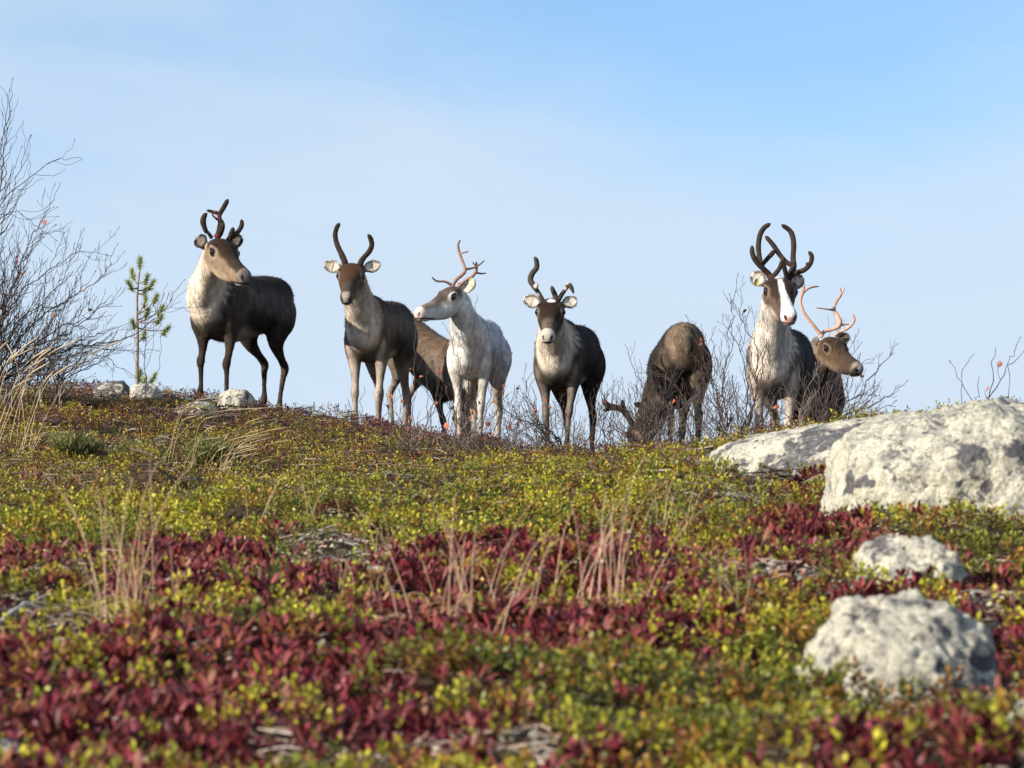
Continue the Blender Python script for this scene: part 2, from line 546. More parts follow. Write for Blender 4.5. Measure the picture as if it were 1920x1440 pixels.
def on_ground(px, Y, dz=0.0):
    """world point on the ground under pixel column px at depth Y"""
    x = (px - 960) / FPX * Y / CT
    x = x * 1.0
    return np.array([x, Y, float(ground_z(np.array([x]), np.array([Y]))[0]) + dz])


# ------------------------------------------------------------------ rocks
ROCKS = []     # footprints kept clear of plants: x, y, rx, ry, cos, sin


def rock(label, cat, c, r, seed, rz=0.0, tilt=(0, 0), sub=5, lump=0.14, crust=0.012, dark=(), ex=2.6, darkbase=0.0, name='rock'):
    bm = bmesh.new(); bmesh.ops.create_icosphere(bm, subdivisions=sub, radius=1.0)
    D = np.array([v.co[:] for v in bm.verts]); Fc = np.array([[v.index for v in f.verts] for f in bm.faces]); bm.free()
    e = (np.abs(D) ** ex).sum(1) ** (-1 / ex)
    V = D * e[:, None]
    r = np.asarray(r, float)
    off = seed * 7.13
    V = V * (1 + lump * 2 * (fbm(V * 1.3 + off, 3, seed) - 0.5) + lump * 0.9 * (fbm(V * 3.1 + off, 3, seed + 5) - 0.5))[:, None]
    # chipped facets
    rs = np.random.default_rng(seed)
    for _ in range(7):
        n = nrm(rs.normal(size=3)); n[2] = abs(n[2]) * 0.7; n = nrm(n)
        d = V @ n; lim = 0.80 + 0.16 * rs.random()
        over = np.maximum(d - lim, 0)
        V = V - over[:, None] * n * 0.8
    W = V * r
    Nn = nrm(V / r)
    w1, cid = worley(W / 0.022 + off, seed)
    w2, _ = worley(W / 0.055 + off, seed + 3)
    patch = fbm(W / 0.11 + off, 4, seed + 2)
    crm = smooth01(0.42, 0.52, patch)
    W = W + Nn * (crust * (.35 + .65 * crm) * (0.9 - w1) * (0.6 + cid) + crust * 1.7 * (0.7 - w2) + crust * 1.2 * (fbm(W / 0.016, 3, seed) - 0.5))[:, None]
    R = Matrix.Rotation(rz, 3, 'Z') @ Matrix.Rotation(tilt[0], 3, 'X') @ Matrix.Rotation(tilt[1], 3, 'Y')
    W = W @ np.array(R).T
    m = 0.24 * (1 - crm) + darkbase + .30 * smooth01(.74, .95, w1) * (.4 + .6 * crm)  # last term darkens the colour in the crevices between crust lumps
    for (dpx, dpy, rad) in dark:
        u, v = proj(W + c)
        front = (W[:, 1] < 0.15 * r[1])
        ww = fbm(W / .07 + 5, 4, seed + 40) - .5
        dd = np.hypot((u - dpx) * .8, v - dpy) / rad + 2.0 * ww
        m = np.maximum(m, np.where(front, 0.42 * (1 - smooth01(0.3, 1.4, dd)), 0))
    me = new_mesh(name, W, Fc, np.stack([m, m, m], 1))
    o = link(name, me, M_ROCK, None, label, cat)
    o.location = [float(x) for x in c]
    ROCKS.append((c[0], c[1], r[0], r[1], math.cos(rz), math.sin(rz)))
    return o


def rock_px(label, px0, px1, top, base, Y, depth, seed, **k):
    w = (px1 - px0) / ppm(Y) / 2; h = (base - top) / ppm(Y)
    c = P((px0 + px1) / 2, base, Y)
    c[2] = c[2] + h * 0.30
    return rock(label, 'rock', c, (w, depth / 2, h * 0.72), seed, **k)


rock_px('huge pale lichen-crusted boulder rising against the sky at the right edge', 1562, 2090, 748, 1040, 11.5, 0.95, 3, sub=6, lump=0.10, crust=0.015, ex=3.0,
        dark=((1812, 858, 30), (1605, 905, 24), (1772, 800, 13), (1850, 915, 15), (1905, 850, 20)), name='boulder')
rock('low sloping grey slab with lichen patches behind the huge boulder', 'rock', P(1520, 872, 14.6), (0.52, 0.75, 0.16), 8, rz=0.10, tilt=(0.06, -0.24), sub=6, lump=0.12, crust=0.009, darkbase=0.10,
     dark=((1460, 905, 45), (1545, 885, 30)), name='rock_slab')
rock_px('jagged cream rock between the huge boulder and the lowest rock', 1605, 1805, 1014, 1148, 8.9, 0.30, 21, lump=0.22, crust=0.013, dark=((1730, 1090, 22),))
rock_px('pale rounded rock nearest the viewer at lower right', 1520, 1872, 1132, 1358, 6.75, 0.36, 34, sub=6, lump=0.20, crust=0.0125, rz=0.2, dark=((1790, 1300, 45), (1850, 1240, 30)))
rock_px('small rounded pale rock at the first reindeer front hooves', 408, 478, 735, 778, 24.7, 0.28, 41, sub=4, lump=0.15, crust=0.012, darkbase=0.05)
rock_px('flat pale rock lying in the moss below the leftmost reindeer', 326, 412, 756, 784, 23.6, 0.3, 47, sub=4, lump=0.16, crust=0.012)
rock_px('white rock on the crest just right of the pine sapling foot', 243, 303, 722, 746, 24.3, 0.3, 53, sub=4, lump=0.13, crust=0.010)
rock_px('dark grey rock on the crest left of the pine sapling', 178, 248, 716, 746, 24.4, 0.35, 59, sub=4, lump=0.18, crust=0.012, darkbase=0.25)
rock_px('grey rock on the skyline between the first two reindeer', 594, 652, 796, 826, 24.2, 0.3, 61, sub=4, lump=0.15, crust=0.012, darkbase=0.15)
rock_px('dark mossy stone under the hummock at left', 300, 372, 930, 962, 15.3, 0.16, 67, sub=4, lump=0.25, crust=0.012, darkbase=0.6)
rock_px('small grey stone peeking from the crest below the facing white-browed reindeer', 1040, 1078, 880, 902, 20.5, 0.15, 71, sub=3, lump=0.2, darkbase=0.2)
rock_px('flat pale stone lying in the red leaves left of centre', 640, 770, 1068, 1112, 9.4, 0.16, 73, sub=4, lump=0.2, crust=0.008, tilt=(0, 0.12))
rock_px('small whitish stone at the lower right corner', 1885, 1960, 1330, 1440, 5.95, 0.1, 79, sub=4, lump=0.2, crust=0.008)
rock_px('grey stone half sunk in litter at bottom left corner', -40, 66, 1398, 1450, 5.75, 0.09, 83, sub=4, lump=0.2, crust=0.006, darkbase=0.1)
rock_px('flat grey lichen stone below the slab', 1290, 1470, 925, 975, 13.0, 0.35, 89, sub=5, lump=0.2, crust=0.009, darkbase=0.22)


def clear_of_rocks(x, y, k=0.86):
    ok = np.ones(len(x), bool)
    for (cx, cy, rx, ry, c, s) in ROCKS:
        dx, dy = x - cx, y - cy
        u = (dx * c + dy * s) / (rx * k); v = (-dx * s + dy * c) / (ry * k)
        ok &= (u * u + v * v) > 1
    return ok


# ------------------------------------------------------------------ reindeer
UP = np.array([0, 0, 1.0])


class Deer:
    """one reindeer: all geometry gathered in world space, then stored relative to its root"""

    def __init__(s, name, label, root, heading, scale, pal):
        # heading: degrees from 'facing the camera', positive turns the chest towards the right of the picture
        s.name, s.label, s.pal, s.sc = name, label, pal, scale
        h = math.radians(heading)
        s.f = np.array([math.sin(h), -math.cos(h), 0.0])
        s.l = np.cross(UP, s.f)              # animal's left
        s.root = np.asarray(root, float)
        s.up = UP
        s.src = []                            # (V, F, tag, params)
        s.kids = []

    def W(s, x, y, z):
        return s.root + s.sc * (np.multiply.outer(np.asarray(x, float), s.f) + np.multiply.outer(np.asarray(y, float), s.l) + np.multiply.outer(np.asarray(z, float), UP))

    def torso(s, rise=0.0, fat=1.0, sag=0.0):
        rows = [(-0.60, .84, .035, .05, .05), (-0.575, .835, .095, .10, .12), (-0.52, .82, .150, .155, .18), (-0.40, .80, .185, .19, .215), (-0.22, .765, .200, .205, .225),
                (0.0, .74, .215, .215, .265), (.18, .735, .205, .23, .285), (.32, .745, .178, .245, .28), (.44, .75, .145, .215, .24), (.53, .755, .100, .155, .18), (.58, .76, .055, .085, .10), (.60, .765, .03, .04, .05)]
        t = table(rows, 40)
        x = t[:, 0]
        C = s.W(x, 0 * x, t[:, 1] + rise * x + sag)
        S = np.broadcast_to(s.l, C.shape); U = np.broadcast_to(UP, C.shape)
        V, F = loft(C, S, U, t[:, 2] * s.sc * fat, t[:, 3] * s.sc, t[:, 4] * s.sc, 32, 2.15)
        s.src.append((V, F, 0))
        s.rise = rise; s.sag = sag
        # tail
        a = s.W(-0.585, 0, .90 - rise * .58 + sag); b = s.W(-0.655, 0, .80 - rise * .58 + sag); c_ = s.W(-0.66, 0, .72 - rise * .58 + sag)
        V, F = tube(catmull([a, b, c_], 4), np.linspace(.052, .024, 9) * s.sc, 8)
        s.src.append((V, F, 5))

    def leg(s, side, front, dx=0.0, dy=0.0, dz=None, up=0.0):
        z0 = s.rise
        if front:
            J = [(.30, .07, .76, .07, 0), (.33, .098, .67, .085, .02), (.325, .112, .58, .076, .08), (.30, .114, .51, .058, .15), (.295, .110, .43, .037, .3), (.305, .107, .36, .028, .46), (.325, .105, .305, .033, .57), (.318, .104, .255, .022, .68),
                 (.312, .103, .15, .0185, .86), (.322, .103, .09, .027, .95), (.342, .103, .045, .030, 1)]
        else:
            J = [(-.38, .05, .84, .09, 0), (-.40, .092, .75, .122, 0), (-.37, .118, .66, .118, .03), (-.33, .124, .575, .092, .10), (-.345, .118, .49, .055, .25), (-.435, .110, .415, .032, .4), (-.505, .106, .355, .033, .5), (-.492, .105, .29, .024, .62),
                 (-.475, .103, .17, .0195, .85), (-.468, .103, .095, .028, .95), (-.44, .103, .045, .031, 1)]
        J = np.array(J)
        foot = s.W(J[-1, 0] + dx, side * (J[-1, 1] + dy), 0)
        gz = float(ground_z(foot[0:1], foot[1:2])[0]) if dz is None else s.root[2] + dz
        dzz = (gz - s.root[2]) / s.sc + up
        x = J[:, 0] + dx * J[:, 4]; y = side * (J[:, 1] + dy * J[:, 4]); z = J[:, 2] + dzz * J[:, 4] + (z0 * J[:, 0] + s.sag) * (1 - J[:, 4])
        C = s.W(x, y, z)
        Cs = catmull(np.hstack([C, J[:, 3:4] * s.sc]), 5)
        V, F = tube(Cs[:, :3], np.maximum(Cs[:, 3], .012), 14)
        tag = 1 if front else 2
        s.src.append((V, F, tag, Cs[:, :3], side))
        # cloven hoof
        mb = MB()
        for k in (-1, 1):
            b0 = s.W(x[-1] - .005, y[-1] + k * .017, z[-1] - .005); b1 = s.W(x[-1] + .045, y[-1] + k * .022, z[-1] - .034)
            bt = s.W(x[-1] + .005, y[-1] + k * .02, z[-1] - .036)
            mb.add(*tube(np.array([b0, (b0 + bt) / 2 + s.f * .012 * s.sc, (bt + b1) / 2, b1]), np.array([.024, .028, .024, .010]) * s.sc, 10))
        s.kids.append(('hoof', mb, M_HOOF, None))

    def headneck(s, skull, nose_px, hs=1.18, toward=1, roll=0.0, neck_mid=None, nb=(.40, .80), nw=(.135, .20), ears=(), nod=0.0):
        """skull: (px, py, Y) of the skull centre; nose_px: pixel of the nose tip; toward 1: nose nearer the camera"""
        S = P(*skull); L = 0.375 * hs * s.sc
        N0 = P(nose_px[0], nose_px[1], skull[2])
        v = N0 - S; pl = np.linalg.norm(v)
        if pl >= L: a = v / pl
        else: a = (v + np.array([0, -toward, 0]) * math.sqrt(L * L - pl * pl)) / L
        a = nrm(a)
        side = nrm(np.cross(UP if abs(a[2]) < .97 else -s.f, a))     # head's left
        u = np.cross(a, side)
        if roll:
            c, sn = math.cos(roll), math.sin(roll)
            side, u = side * c + u * sn, u * c - side * sn
        h = hs * s.sc
        rows = [(-.10, .0, .030, .032, .035), (-.06, .0, .053, .053, .060), (0.0, .002, .069, .068, .086), (.12, .004, .078, .076, .104), (.25, .002, .079, .070, .114), (.37, -.004, .066, .057, .114), (.50, -.012, .050, .050, .100),
                (.65, -.020, .041, .046, .080), (.80, -.025, .0385, .044, .064), (.90, -.028, .041, .043, .056), (.965, -.030, .038, .037, .046), (1.005, -.032, .027, .027, .032), (1.03, -.033, .012, .013, .014)]
        t = table(rows, 42)
        C = S + np.multiply.outer(t[:, 0] * L, a) + np.multiply.outer(t[:, 1] * h, u)
        V, F = loft(C, np.broadcast_to(side, C.shape), np.broadcast_to(u, C.shape), t[:, 2] * h, t[:, 3] * h, t[:, 4] * h, 28, 2.25)
        s.src.append((V, F, 3))
        # brow ridges and cheeks, upper lip pads
        for k in (-1, 1):
            for (tt, yy, zz, r) in ((.20, .058, .040, .030), (.27, .062, .012, .026), (.32, .034, -.060, .034), (.90, .021, -.034, .024)):
                c0 = S + a * tt * L + side * k * yy * h + u * zz * h
                V, F = tube(np.array([c0 - a * r * 1.1 * h, c0 - a * r * .5 * h, c0, c0 + a * r * .5 * h, c0 + a * r * 1.1 * h]), np.array([.35, .85, 1, .85, .35]) * r * h, 10)
                s.src.append((V, F, 3))
        # chin
        c0 = S + a * .82 * L - u * .074 * h
        V, F = tube(np.array([c0 - a * .05 * h, c0, c0 + a * .03 * h]), np.array([.016, .022, .012]) * h, 10)
        s.src.append((V, F, 3))
        s.H = (S, a, side, u, L, h)
        # eyes
        for k in (-1, 1):
            e = S + a * .255 * L + side * k * .0705 * h + u * .020 * h
            s.kids.append(('eye', (e, nrm(side * k + a * .35), .0205 * h), M_EYE, None))
        # ears
        for i, (tpx, tpy, dY, fdir) in enumerate(ears):
            tip = P(tpx, tpy, skull[2] + dY)
            tip = S + (tip - S) * 1.06
            k = 1 if (tip - S) @ side > 0 else -1
            b0 = S + side * k * .056 * h + u * .018 * h - a * .03 * h
            ax = tip - b0; el = np.linalg.norm(ax); ax = ax / el
            face = np.asarray(fdir, float); face = nrm(face - (face @ ax) * ax)
            wd = np.cross(ax, face)
            rr = table([(0, .022, .022), (.18, .024, .020), (.40, .037, .016), (.62, .040, .013), (.82, .028, .011), (.94, .014, .008), (1.0, .006, .006)], 16)
            bend = -np.multiply.outer(.012 * h * np.sin(rr[:, 0] * 3.1), face)
            C = b0 + np.multiply.outer(rr[:, 0] * el, ax) + bend
            V, F = loft(C, np.broadcast_to(wd, C.shape), np.broadcast_to(face, C.shape), rr[:, 1] * h, rr[:, 2] * h * .25, rr[:, 2] * h, 16)
            s.src.append((V, F, 6, face, b0, ax, el))
            # raised rim so the ear reads as a cup
            for sg in (-1, 1):
                ed = C + np.multiply.outer(rr[:, 1] * h * .93 * sg, wd) + face * .006 * h
                V, F = tube(ed[3:-1], .0065 * h, 8)
                s.src.append((V, F, 7))
        # neck
        b = s.W(nb[0], 0, nb[1] + s.rise * nb[0] + s.sag)
        e = S - a * .02 * L - u * .02 * h
        if neck_mid is None:
            mid = (b + e) / 2 + s.f * .03 * s.sc
        else:
            mid = P(*neck_mid)
        b_in = s.W(nb[0] - .22, 0, nb[1] - .04 + s.rise * nb[0] + s.sag)
        ctr = catmull(np.array([b_in, b, mid, e]), 9)
        tt = np.linspace(0, 1, len(ctr))
        T = nrm(np.gradient(ctr, axis=0))
        dors = np.array([nrm((-s.f * .8 + UP * .6) * (1 - q) + u * q) for q in tt])
        Un = nrm(dors - (dors * T).sum(1)[:, None] * T)
        Sn = np.cross(T, Un)
        w = table([(0, nw[0] * 1.15), (.35, nw[0] * .98), (.7, .098), (1, .068 * hs)], len(tt))[:, 1] * s.sc
        hh = table([(0, nw[1]), (.35, nw[1] * .95), (.7, .135), (1, .082 * hs)], len(tt))[:, 1] * s.sc
        V, F = loft(ctr, Sn, Un, w, hh * .9, hh * 1.08, 26)
        s.src.append((V, F, 4, ctr, Un, hh))

    def antler(s, beams, Y, mat=M_VELVET, col=(.034, .023, .017), tip=None, marks=()):
        mb = MB()
        for bm_ in beams:
            b = np.array(bm_, float)
            pts = P(b[:, 0], b[:, 1], Y + b[:, 2])
            rad = b[:, 3] / ppm(Y)
            q = catmull(np.hstack([pts, rad[:, None]]), 7)
            rr = np.maximum(q[:, 3], .0025)
            n = len(q); arc = np.concatenate([[0], np.cumsum(np.linalg.norm(np.diff(q[:, :3], axis=0), axis=1))])
            rest = arc[-1] - arc
            rr = rr * np.sqrt(np.clip(rest / (rr * 1.2 + 1e-6), 0.02, 1))
            rr = rr * (1 + .14 * (fbm(q[:, :3] * 55, 2, 4) - .5))
            V, F = tube(q[:, :3], rr, 12)
            c = np.tile(np.asarray(col, float), (len(V), 1))
            tt = np.repeat(arc / arc[-1], 12)
            if tip is not None:
                k = np.zeros(len(V)); k[:len(tt)] = smooth01(.5, 1.0, tt); k[-1] = 1
                c = c * (1 - k[:, None]) + np.asarray(tip) * k[:, None]
            u_, v_ = proj(V)
            for (mx, my, mr, mc) in marks:
                k = 1 - smooth01(.6, 1.1, np.hypot(u_ - mx, v_ - my) / mr)
                c = c * (1 - k[:, None]) + np.asarray(mc) * k[:, None]
            mb.add(V, F, c)
        s.kids.append(('antler', mb, mat, None))

    # coat colour of the finished surface
    def colour(s, V, N, tag, idx):
        p = s.pal
        g = lambda k, d=None: np.asarray(p.get(k, d), float)
        loc = (V - s.root) / s.sc
        X, Yl, Z = loc @ s.f, loc @ s.l, loc[:, 2]
        Z = Z - s.rise * X - s.sag
        nz1 = fbm(loc * 9, 4, 3); nz2 = fbm(loc * 3.2, 3, 8)
        c = np.zeros((len(V), 3))

        def mix(a, b, t): return a * (1 - t[:, None]) + b * t[:, None]
        # torso
        v = Z + (nz2 - .5) * .07
        t = np.tile(g('flank'), (len(V), 1))
        t = mix(t, g('back'), smooth01(.80, .93, v + .04 * nz1))
        bandw = smooth01(-.36, -.22, X) * (1 - smooth01(.12, .28, X))
        t = mix(t, g('band'), (1 - smooth01(.63, .70, v)) * bandw * p.get('bandk', 1.0))
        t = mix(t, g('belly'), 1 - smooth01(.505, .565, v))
        t = mix(t, g('shoulder'), smooth01(.16, .26, X) * (1 - smooth01(.42, .50, X)) * (1 - smooth01(.80, .92, v)) * .9)
        t = mix(t, g('chest'), smooth01(.40, .52, X - .10 * smooth01(.75, .95, Z)) * smooth01(.50, .62, Z))
        t = mix(t, g('rump'), 1 - smooth01(-.55, -.46, X + (nz1 - .5) * .08))
        m = tag == 0; c[m] = t[m]
        m = tag == 5; c[m] = g('tail', p['back'])
        # legs
        for tg, a, b in ((1, 'fleg_up', 'fleg'), (2, 'hleg_up', 'hleg')):
            q = smooth01(.36, .54, Z + (nz1 - .5) * .1)
            t2 = mix(np.tile(g(b), (len(V), 1)), g(a), q)
            inner = smooth01(.0, .6, -np.sign(Yl) * (N @ s.l))
            t2 = mix(t2, g('leg_in', p[b]), inner * .6)
            if tg == 1:
                fr = smooth01(.55, .92, N @ s.f)
                t2 = mix(t2, g('leg_front', p[b]), fr * .7)
            else:
                t2 = mix(t2, t, smooth01(.58, .72, Z))
            if tg == 1: t2 = mix(t2, t, smooth01(.62, .74, Z))
            t2 = mix(t2, g('sock', p[b]), 1 - smooth01(.06, .11, Z))
            m = tag == tg; c[m] = t2[m]
        # neck: throat pale, nape darker
        for sr in s.src:
            if sr[2] == 4:
                ctr, Un, hh = sr[3], sr[4], sr[5]
        m = np.where(tag == 4)[0]
        if len(m):
            d = ((V[m][:, None] - ctr[None]) ** 2).sum(-1); k = d.argmin(1)
            o = ((V[m] - ctr[k]) * Un[k]).sum(1) / hh[k]
            tt = k / (len(ctr) - 1)
            t4 = np.tile(g('neck'), (len(m), 1))
            t4 = mix(t4, g('nape'), smooth01(.25, .75, o + (nz2[m] - .5) * .5))
            t4 = mix(t4, g('throat', p['neck']), (1 - smooth01(-.75, -.35, o)))
            t4 = t4 * (0.80 + 0.4 * fbm(np.stack([loc[m] @ s.l * 38, loc[m] @ s.f * 38, loc[m, 2] * 7], -1), 3, 6))[:, None]
            t4 = mix(t4, t[m], (1 - smooth01(.12, .34, tt)))
            c[m] = t4
        # head
        S, a, side, u, L, h = s.H
        r = V - S
        ht = r @ a / L; hy = r @ side / h; hz = r @ u / h
        f = np.tile(g('face'), (len(V), 1))
        f = mix(f, g('forehead'), smooth01(.0, .045, hz + (nz1 - .5) * .03) * (1 - smooth01(.75, .85, ht)))
        f = mix(f, g('forehead'), (1 - smooth01(.028, .052, np.abs(hy) + (nz1 - .5) * .02)) * smooth01(-.015, .012, hz) * (1 - smooth01(.84, .90, ht)))
        f = mix(f, g('forehead'), smooth01(-.004, .024, hz + (nz1 - .5) * .03 - np.interp(ht, [0, .18, .3, .42, .8, .95], [.028, .034, .032, .006, -.020, -.026])) * (1 - smooth01(.86, .92, ht)))
        cz = p.get('cheekz', 0.0)
        f = mix(f, g('cheek', p['neck']), (1 - smooth01(-.085 + cz, -.035 + cz, hz + (nz1 - .5) * .05)) * (1 - smooth01(.45 + cz * 7, .7 + cz * 7, ht)))
        f = mix(f, g('cheek', p['neck']), (1 - smooth01(-.02, .06, ht)) * (1 - smooth01(.02, .05, hz)))
        ey = np.hypot((ht - .26) * L / h / 1.25, hz - .020 + (ht - .26) * .12) / .030
        sidek = smooth01(.040, .055, np.abs(hy))
        f = mix(f, g('eyering'), (1 - smooth01(.84, 1.14, ey)) * sidek * (.55 + .45 * smooth01(-.2, .25, np.abs(hz - .02) / .03)))
        f = mix(f, np.array((.012, .009, .007)), (1 - smooth01(.60, .82, ey)) * sidek)
        f = mix(f, g('muzzle'), smooth01(p.get('mz', .90) - .05, p.get('mz', .90) + .03, ht + (nz1 - .5) * .05))
        f = mix(f, g('muzzle_top', p['face']), smooth01(.50, .66, ht) * (1 - smooth01(.86, .91, ht)) * smooth01(-.022, -.002, hz))
        lipz = -.078
        ml = -.060 - (.97 - ht) * .10 + (nz1 - .5) * .004         # mouth line
        f = mix(f, g('lip'), smooth01(.70, .80, ht) * (1 - smooth01(ml - .006, ml, hz)))
        f = mix(f, g('nosepad', p['muzzle']), smooth01(.925, .955, ht) * (1 - smooth01(.020, .027, np.abs(hy))) * smooth01(-.054, -.048, hz))
        f = mix(f, np.array((.014, .010, .010)), (1 - smooth01(.0, .004, np.abs(hz - ml) - .0035)) * smooth01(.64, .72, ht))
        nos = np.hypot((np.abs(hy) - .0245) / .0085, (hz + .028 - (np.abs(hy) - .0245) * .9) / .0145)
        nosk = (1 - smooth01(.75, 1.15, nos)) * smooth01(.89, .92, ht)
        f = mix(f, np.array((.012, .009, .009)), nosk)
        if 'blaze' in p:
            kk = (1 - smooth01(.7, 1.0, np.abs(hy + (nz2 - .5) * .03) / np.interp(ht, [.0, .1, .16, .2, .45, .7, .85, 1.05], [.001, .024, .026, .014, .019, .032, .042, .05])))
            kk = kk * smooth01(-.05, -.01, hz) * smooth01(.02, .06, ht) * (1 - .75 * smooth01(.135, .15, ht) * (1 - smooth01(.18, .195, ht)))
            f = mix(f, g('blaze'), kk)
            f = mix(f, g('pink'), smooth01(.88, .94, ht) * (1 - smooth01(-.03, -.01, hz)) * smooth01(-.058, -.05, hz) * (1 - smooth01(.02, .035, np.abs(hy))))
            f = mix(f, np.array((.03, .02, .02)), nosk)
        if 'star' in p:
            kk = (1 - smooth01(.7, 1.1, np.hypot((hy - .006) / .026, (ht - .155) / .060) + (nz1 - .5) * .6)) * smooth01(.02, .04, hz)
            f = mix(f, g('star'), kk)
        m = tag == 3; c[m] = f[m]
        # ears
        for sr, (i0, i1) in zip(s.src, s.ranges):
            if sr[2] == 6:
                face = sr[3]
                mm = np.where((tag == 6) & (idx >= i0) & (idx < i1))[0]
                fr = smooth01(-.1, .35, N[mm] @ face)
                along = (V[mm] - sr[4]) @ sr[5] / sr[6]
                e = mix(np.tile(g('ear_out'), (len(mm), 1)), g('ear_in'), fr * smooth01(.12, .3, along))
                e = mix(e, g('ear_dark', (.05, .04, .035)), fr * (1 - smooth01(.0, .035, np.abs(along - .52) - .02)) * .7)
                c[mm] = e
        m = tag == 7; c[m] = g('ear_rim', (.20, .165, .135))
        st = fbm(loc * np.array([60, 60, 12]), 3, 12); st2 = fbm(loc * np.array([22, 22, 9]), 3, 13)
        soft = np.where((tag == 3) | (tag >= 6), .35, 1.0)
        c = c * (1 + soft * (1.25 * (st - .5) + 1.1 * (st2 - .5) + .2 * (nz1 - .5)))[:, None]
        return np.clip(c, .004, .9)

    def build(s, fur=26000):
        Vs, Fs, tags, n = [], [], [], 0
        s.ranges = []
        for r in s.src:
            Vs.append(r[0]); Fs.append(r[1] + n); tags.append(np.full(len(r[0]), r[2])); s.ranges.append((n, n + len(r[0]))); n += len(r[0])
        Vs, Fs, tags = np.concatenate(Vs), np.concatenate(Fs), np.concatenate(tags)
        tmp = bpy.data.objects.new('tmp', new_mesh('tmp', Vs - s.root, Fs)); COL.objects.link(tmp)
        md = tmp.modifiers.new('r', 'REMESH'); md.mode = 'VOXEL'; md.voxel_size = 0.0104
        ms = tmp.modifiers.new('s', 'SMOOTH'); ms.factor = .5; ms.iterations = 4
        dg = bpy.context.evaluated_depsgraph_get(); dg.update()
        ev = tmp.evaluated_get(dg); me = bpy.data.meshes.new_from_object(ev)
        bpy.data.objects.remove(tmp, do_unlink=True)
        me.name = s.name + '_body'
        nv = len(me.vertices)
        V = np.empty(nv * 3, np.float32); me.vertices.foreach_get('co', V); V = V.reshape(-1, 3).astype(float)
        N = np.empty(nv * 3, np.float32); me.vertices.foreach_get('normal', N); N = N.reshape(-1, 3).astype(float)
        me.polygons.foreach_set('use_smooth', np.ones(len(me.polygons), bool))
        q = V / s.sc
        kd = kdtree.KDTree(len(Vs))
        for i, q in enumerate(Vs - s.root): kd.insert(q, i)
        kd.balance()
        idx = np.array([kd.find(q)[1] for q in V])
        tag = tags[idx]
        # uneven coat: soft muscle relief and clumps of hair running down the flanks
        amp = np.choose(tag, [.010, .004, .005, .0012, .012, .006, 0, 0])
        V = V + N * (amp * (2 * fbm(q * np.array([13, 13, 6]), 3, 15) - 1) + amp * .55 * (2 * fbm(q * np.array([45, 45, 14]), 2, 25) - 1))[:, None]
        me.vertices.foreach_set('co', V.astype(np.float32).ravel()); me.update()
        me.vertices.foreach_get('normal', Nf := np.empty(nv * 3, np.float32)); N = Nf.reshape(-1, 3).astype(float)
        c = s.colour(V + s.root, N, tag, idx)
        # blend region borders
        E = np.empty(len(me.edges) * 2, np.int32); me.edges.foreach_get('vertices', E); E = E.reshape(-1, 2)
        soft = (tag != 3) & (tag != 6) & (tag != 7)
        deg = np.bincount(E.ravel(), minlength=nv).astype(float)[:, None]
        for _ in range(3):
            acc = np.zeros((nv, 3))
            for ch in range(3):
                acc[:, ch] = np.bincount(E[:, 0], c[E[:, 1], ch], nv) + np.bincount(E[:, 1], c[E[:, 0], ch], nv)
            c = np.where(soft[:, None], .4 * c + .6 * acc / deg, c)
        at = me.color_attributes.new('Col', 'FLOAT_COLOR', 'POINT')
        at.data.foreach_set('color', np.hstack([c, np.ones((nv, 1))]).astype(np.float32).ravel())
        root = empty(s.name, s.root, s.label, 'reindeer', 'reindeer on the ridge')
        body = link('body', me, M_FUR, root)
        # hair lying on the coat
        lens = np.choose(tag, [.028, .014, .015, .009, .042, .045, .010, .008]) * s.sc
        S, a, side, u, L, h = s.H
        back = nrm(-s.f * .8 - UP * .5)
        flow = np.empty((nv, 3)); flow[:] = back
        flow[(tag == 1) | (tag == 2)] = -UP
        flow[tag == 3] = -a
        flow[tag == 4] = nrm(-UP * 1.0 - s.f * .25)
        for sr, (i0, i1) in zip(s.src, s.ranges):
            if sr[2] == 6: flow[(idx >= i0) & (idx < i1)] = sr[5]
        hd = V + s.root - S
        nose = (tag == 3) & ((hd @ a / L > .86) | (np.hypot(hd @ a - .255 * L, hd @ u - .022 * h) < .04 * h))
        nf = len(me.polygons)
        PL = np.empty(nf, np.int32); me.polygons.foreach_get('loop_start', PL)
        LV = np.empty(len(me.loops), np.int32); me.loops.foreach_get('vertex_index', LV)
        vi = LV[PL]
        ar = np.empty(nf, np.float32); me.polygons.foreach_get('area', ar)
        pick = vi[RNG.choice(nf, fur, p=ar / ar.sum())]
        pick = pick[~nose[pick] & ((tag[pick] != 3) | (RNG.random(len(pick)) < .3))]
        k = len(pick)
        n_ = N[pick]; d = flow[pick] - (flow[pick] * n_).sum(1)[:, None] * n_
        d = nrm(nrm(d) + RNG.normal(0, .22, (k, 3)))
        ln = lens[pick] * RNG.uniform(.6, 1.3, k)
        p0 = V[pick] + RNG.normal(0, .004, (k, 3)) - n_ * .003
        wv = nrm(np.cross(d, n_)) * (.0013 + .0012 * RNG.random(k))[:, None] * np.where(tag[pick] == 3, .7, 1)[:, None]
        lift = np.where(np.isin(tag[pick], (0, 4, 5)), .11, .12)[:, None]
        tip = p0 + (d + n_ * lift) * ln[:, None]
        HV = np.stack([p0 - wv, p0 + wv, tip], 1).reshape(-1, 3)
        hc = c[pick] * RNG.uniform(.62, 1.38, (k, 1))
        me2 = new_mesh('coat_hair', HV, np.arange(k * 3).reshape(-1, 3), np.repeat(np.clip(hc, 0, .9), 3, 0), True, np.repeat(n_, 3, 0))
        ho = link('coat_hair', me2, M_HAIR, root); ho['kind'] = 'stuff'
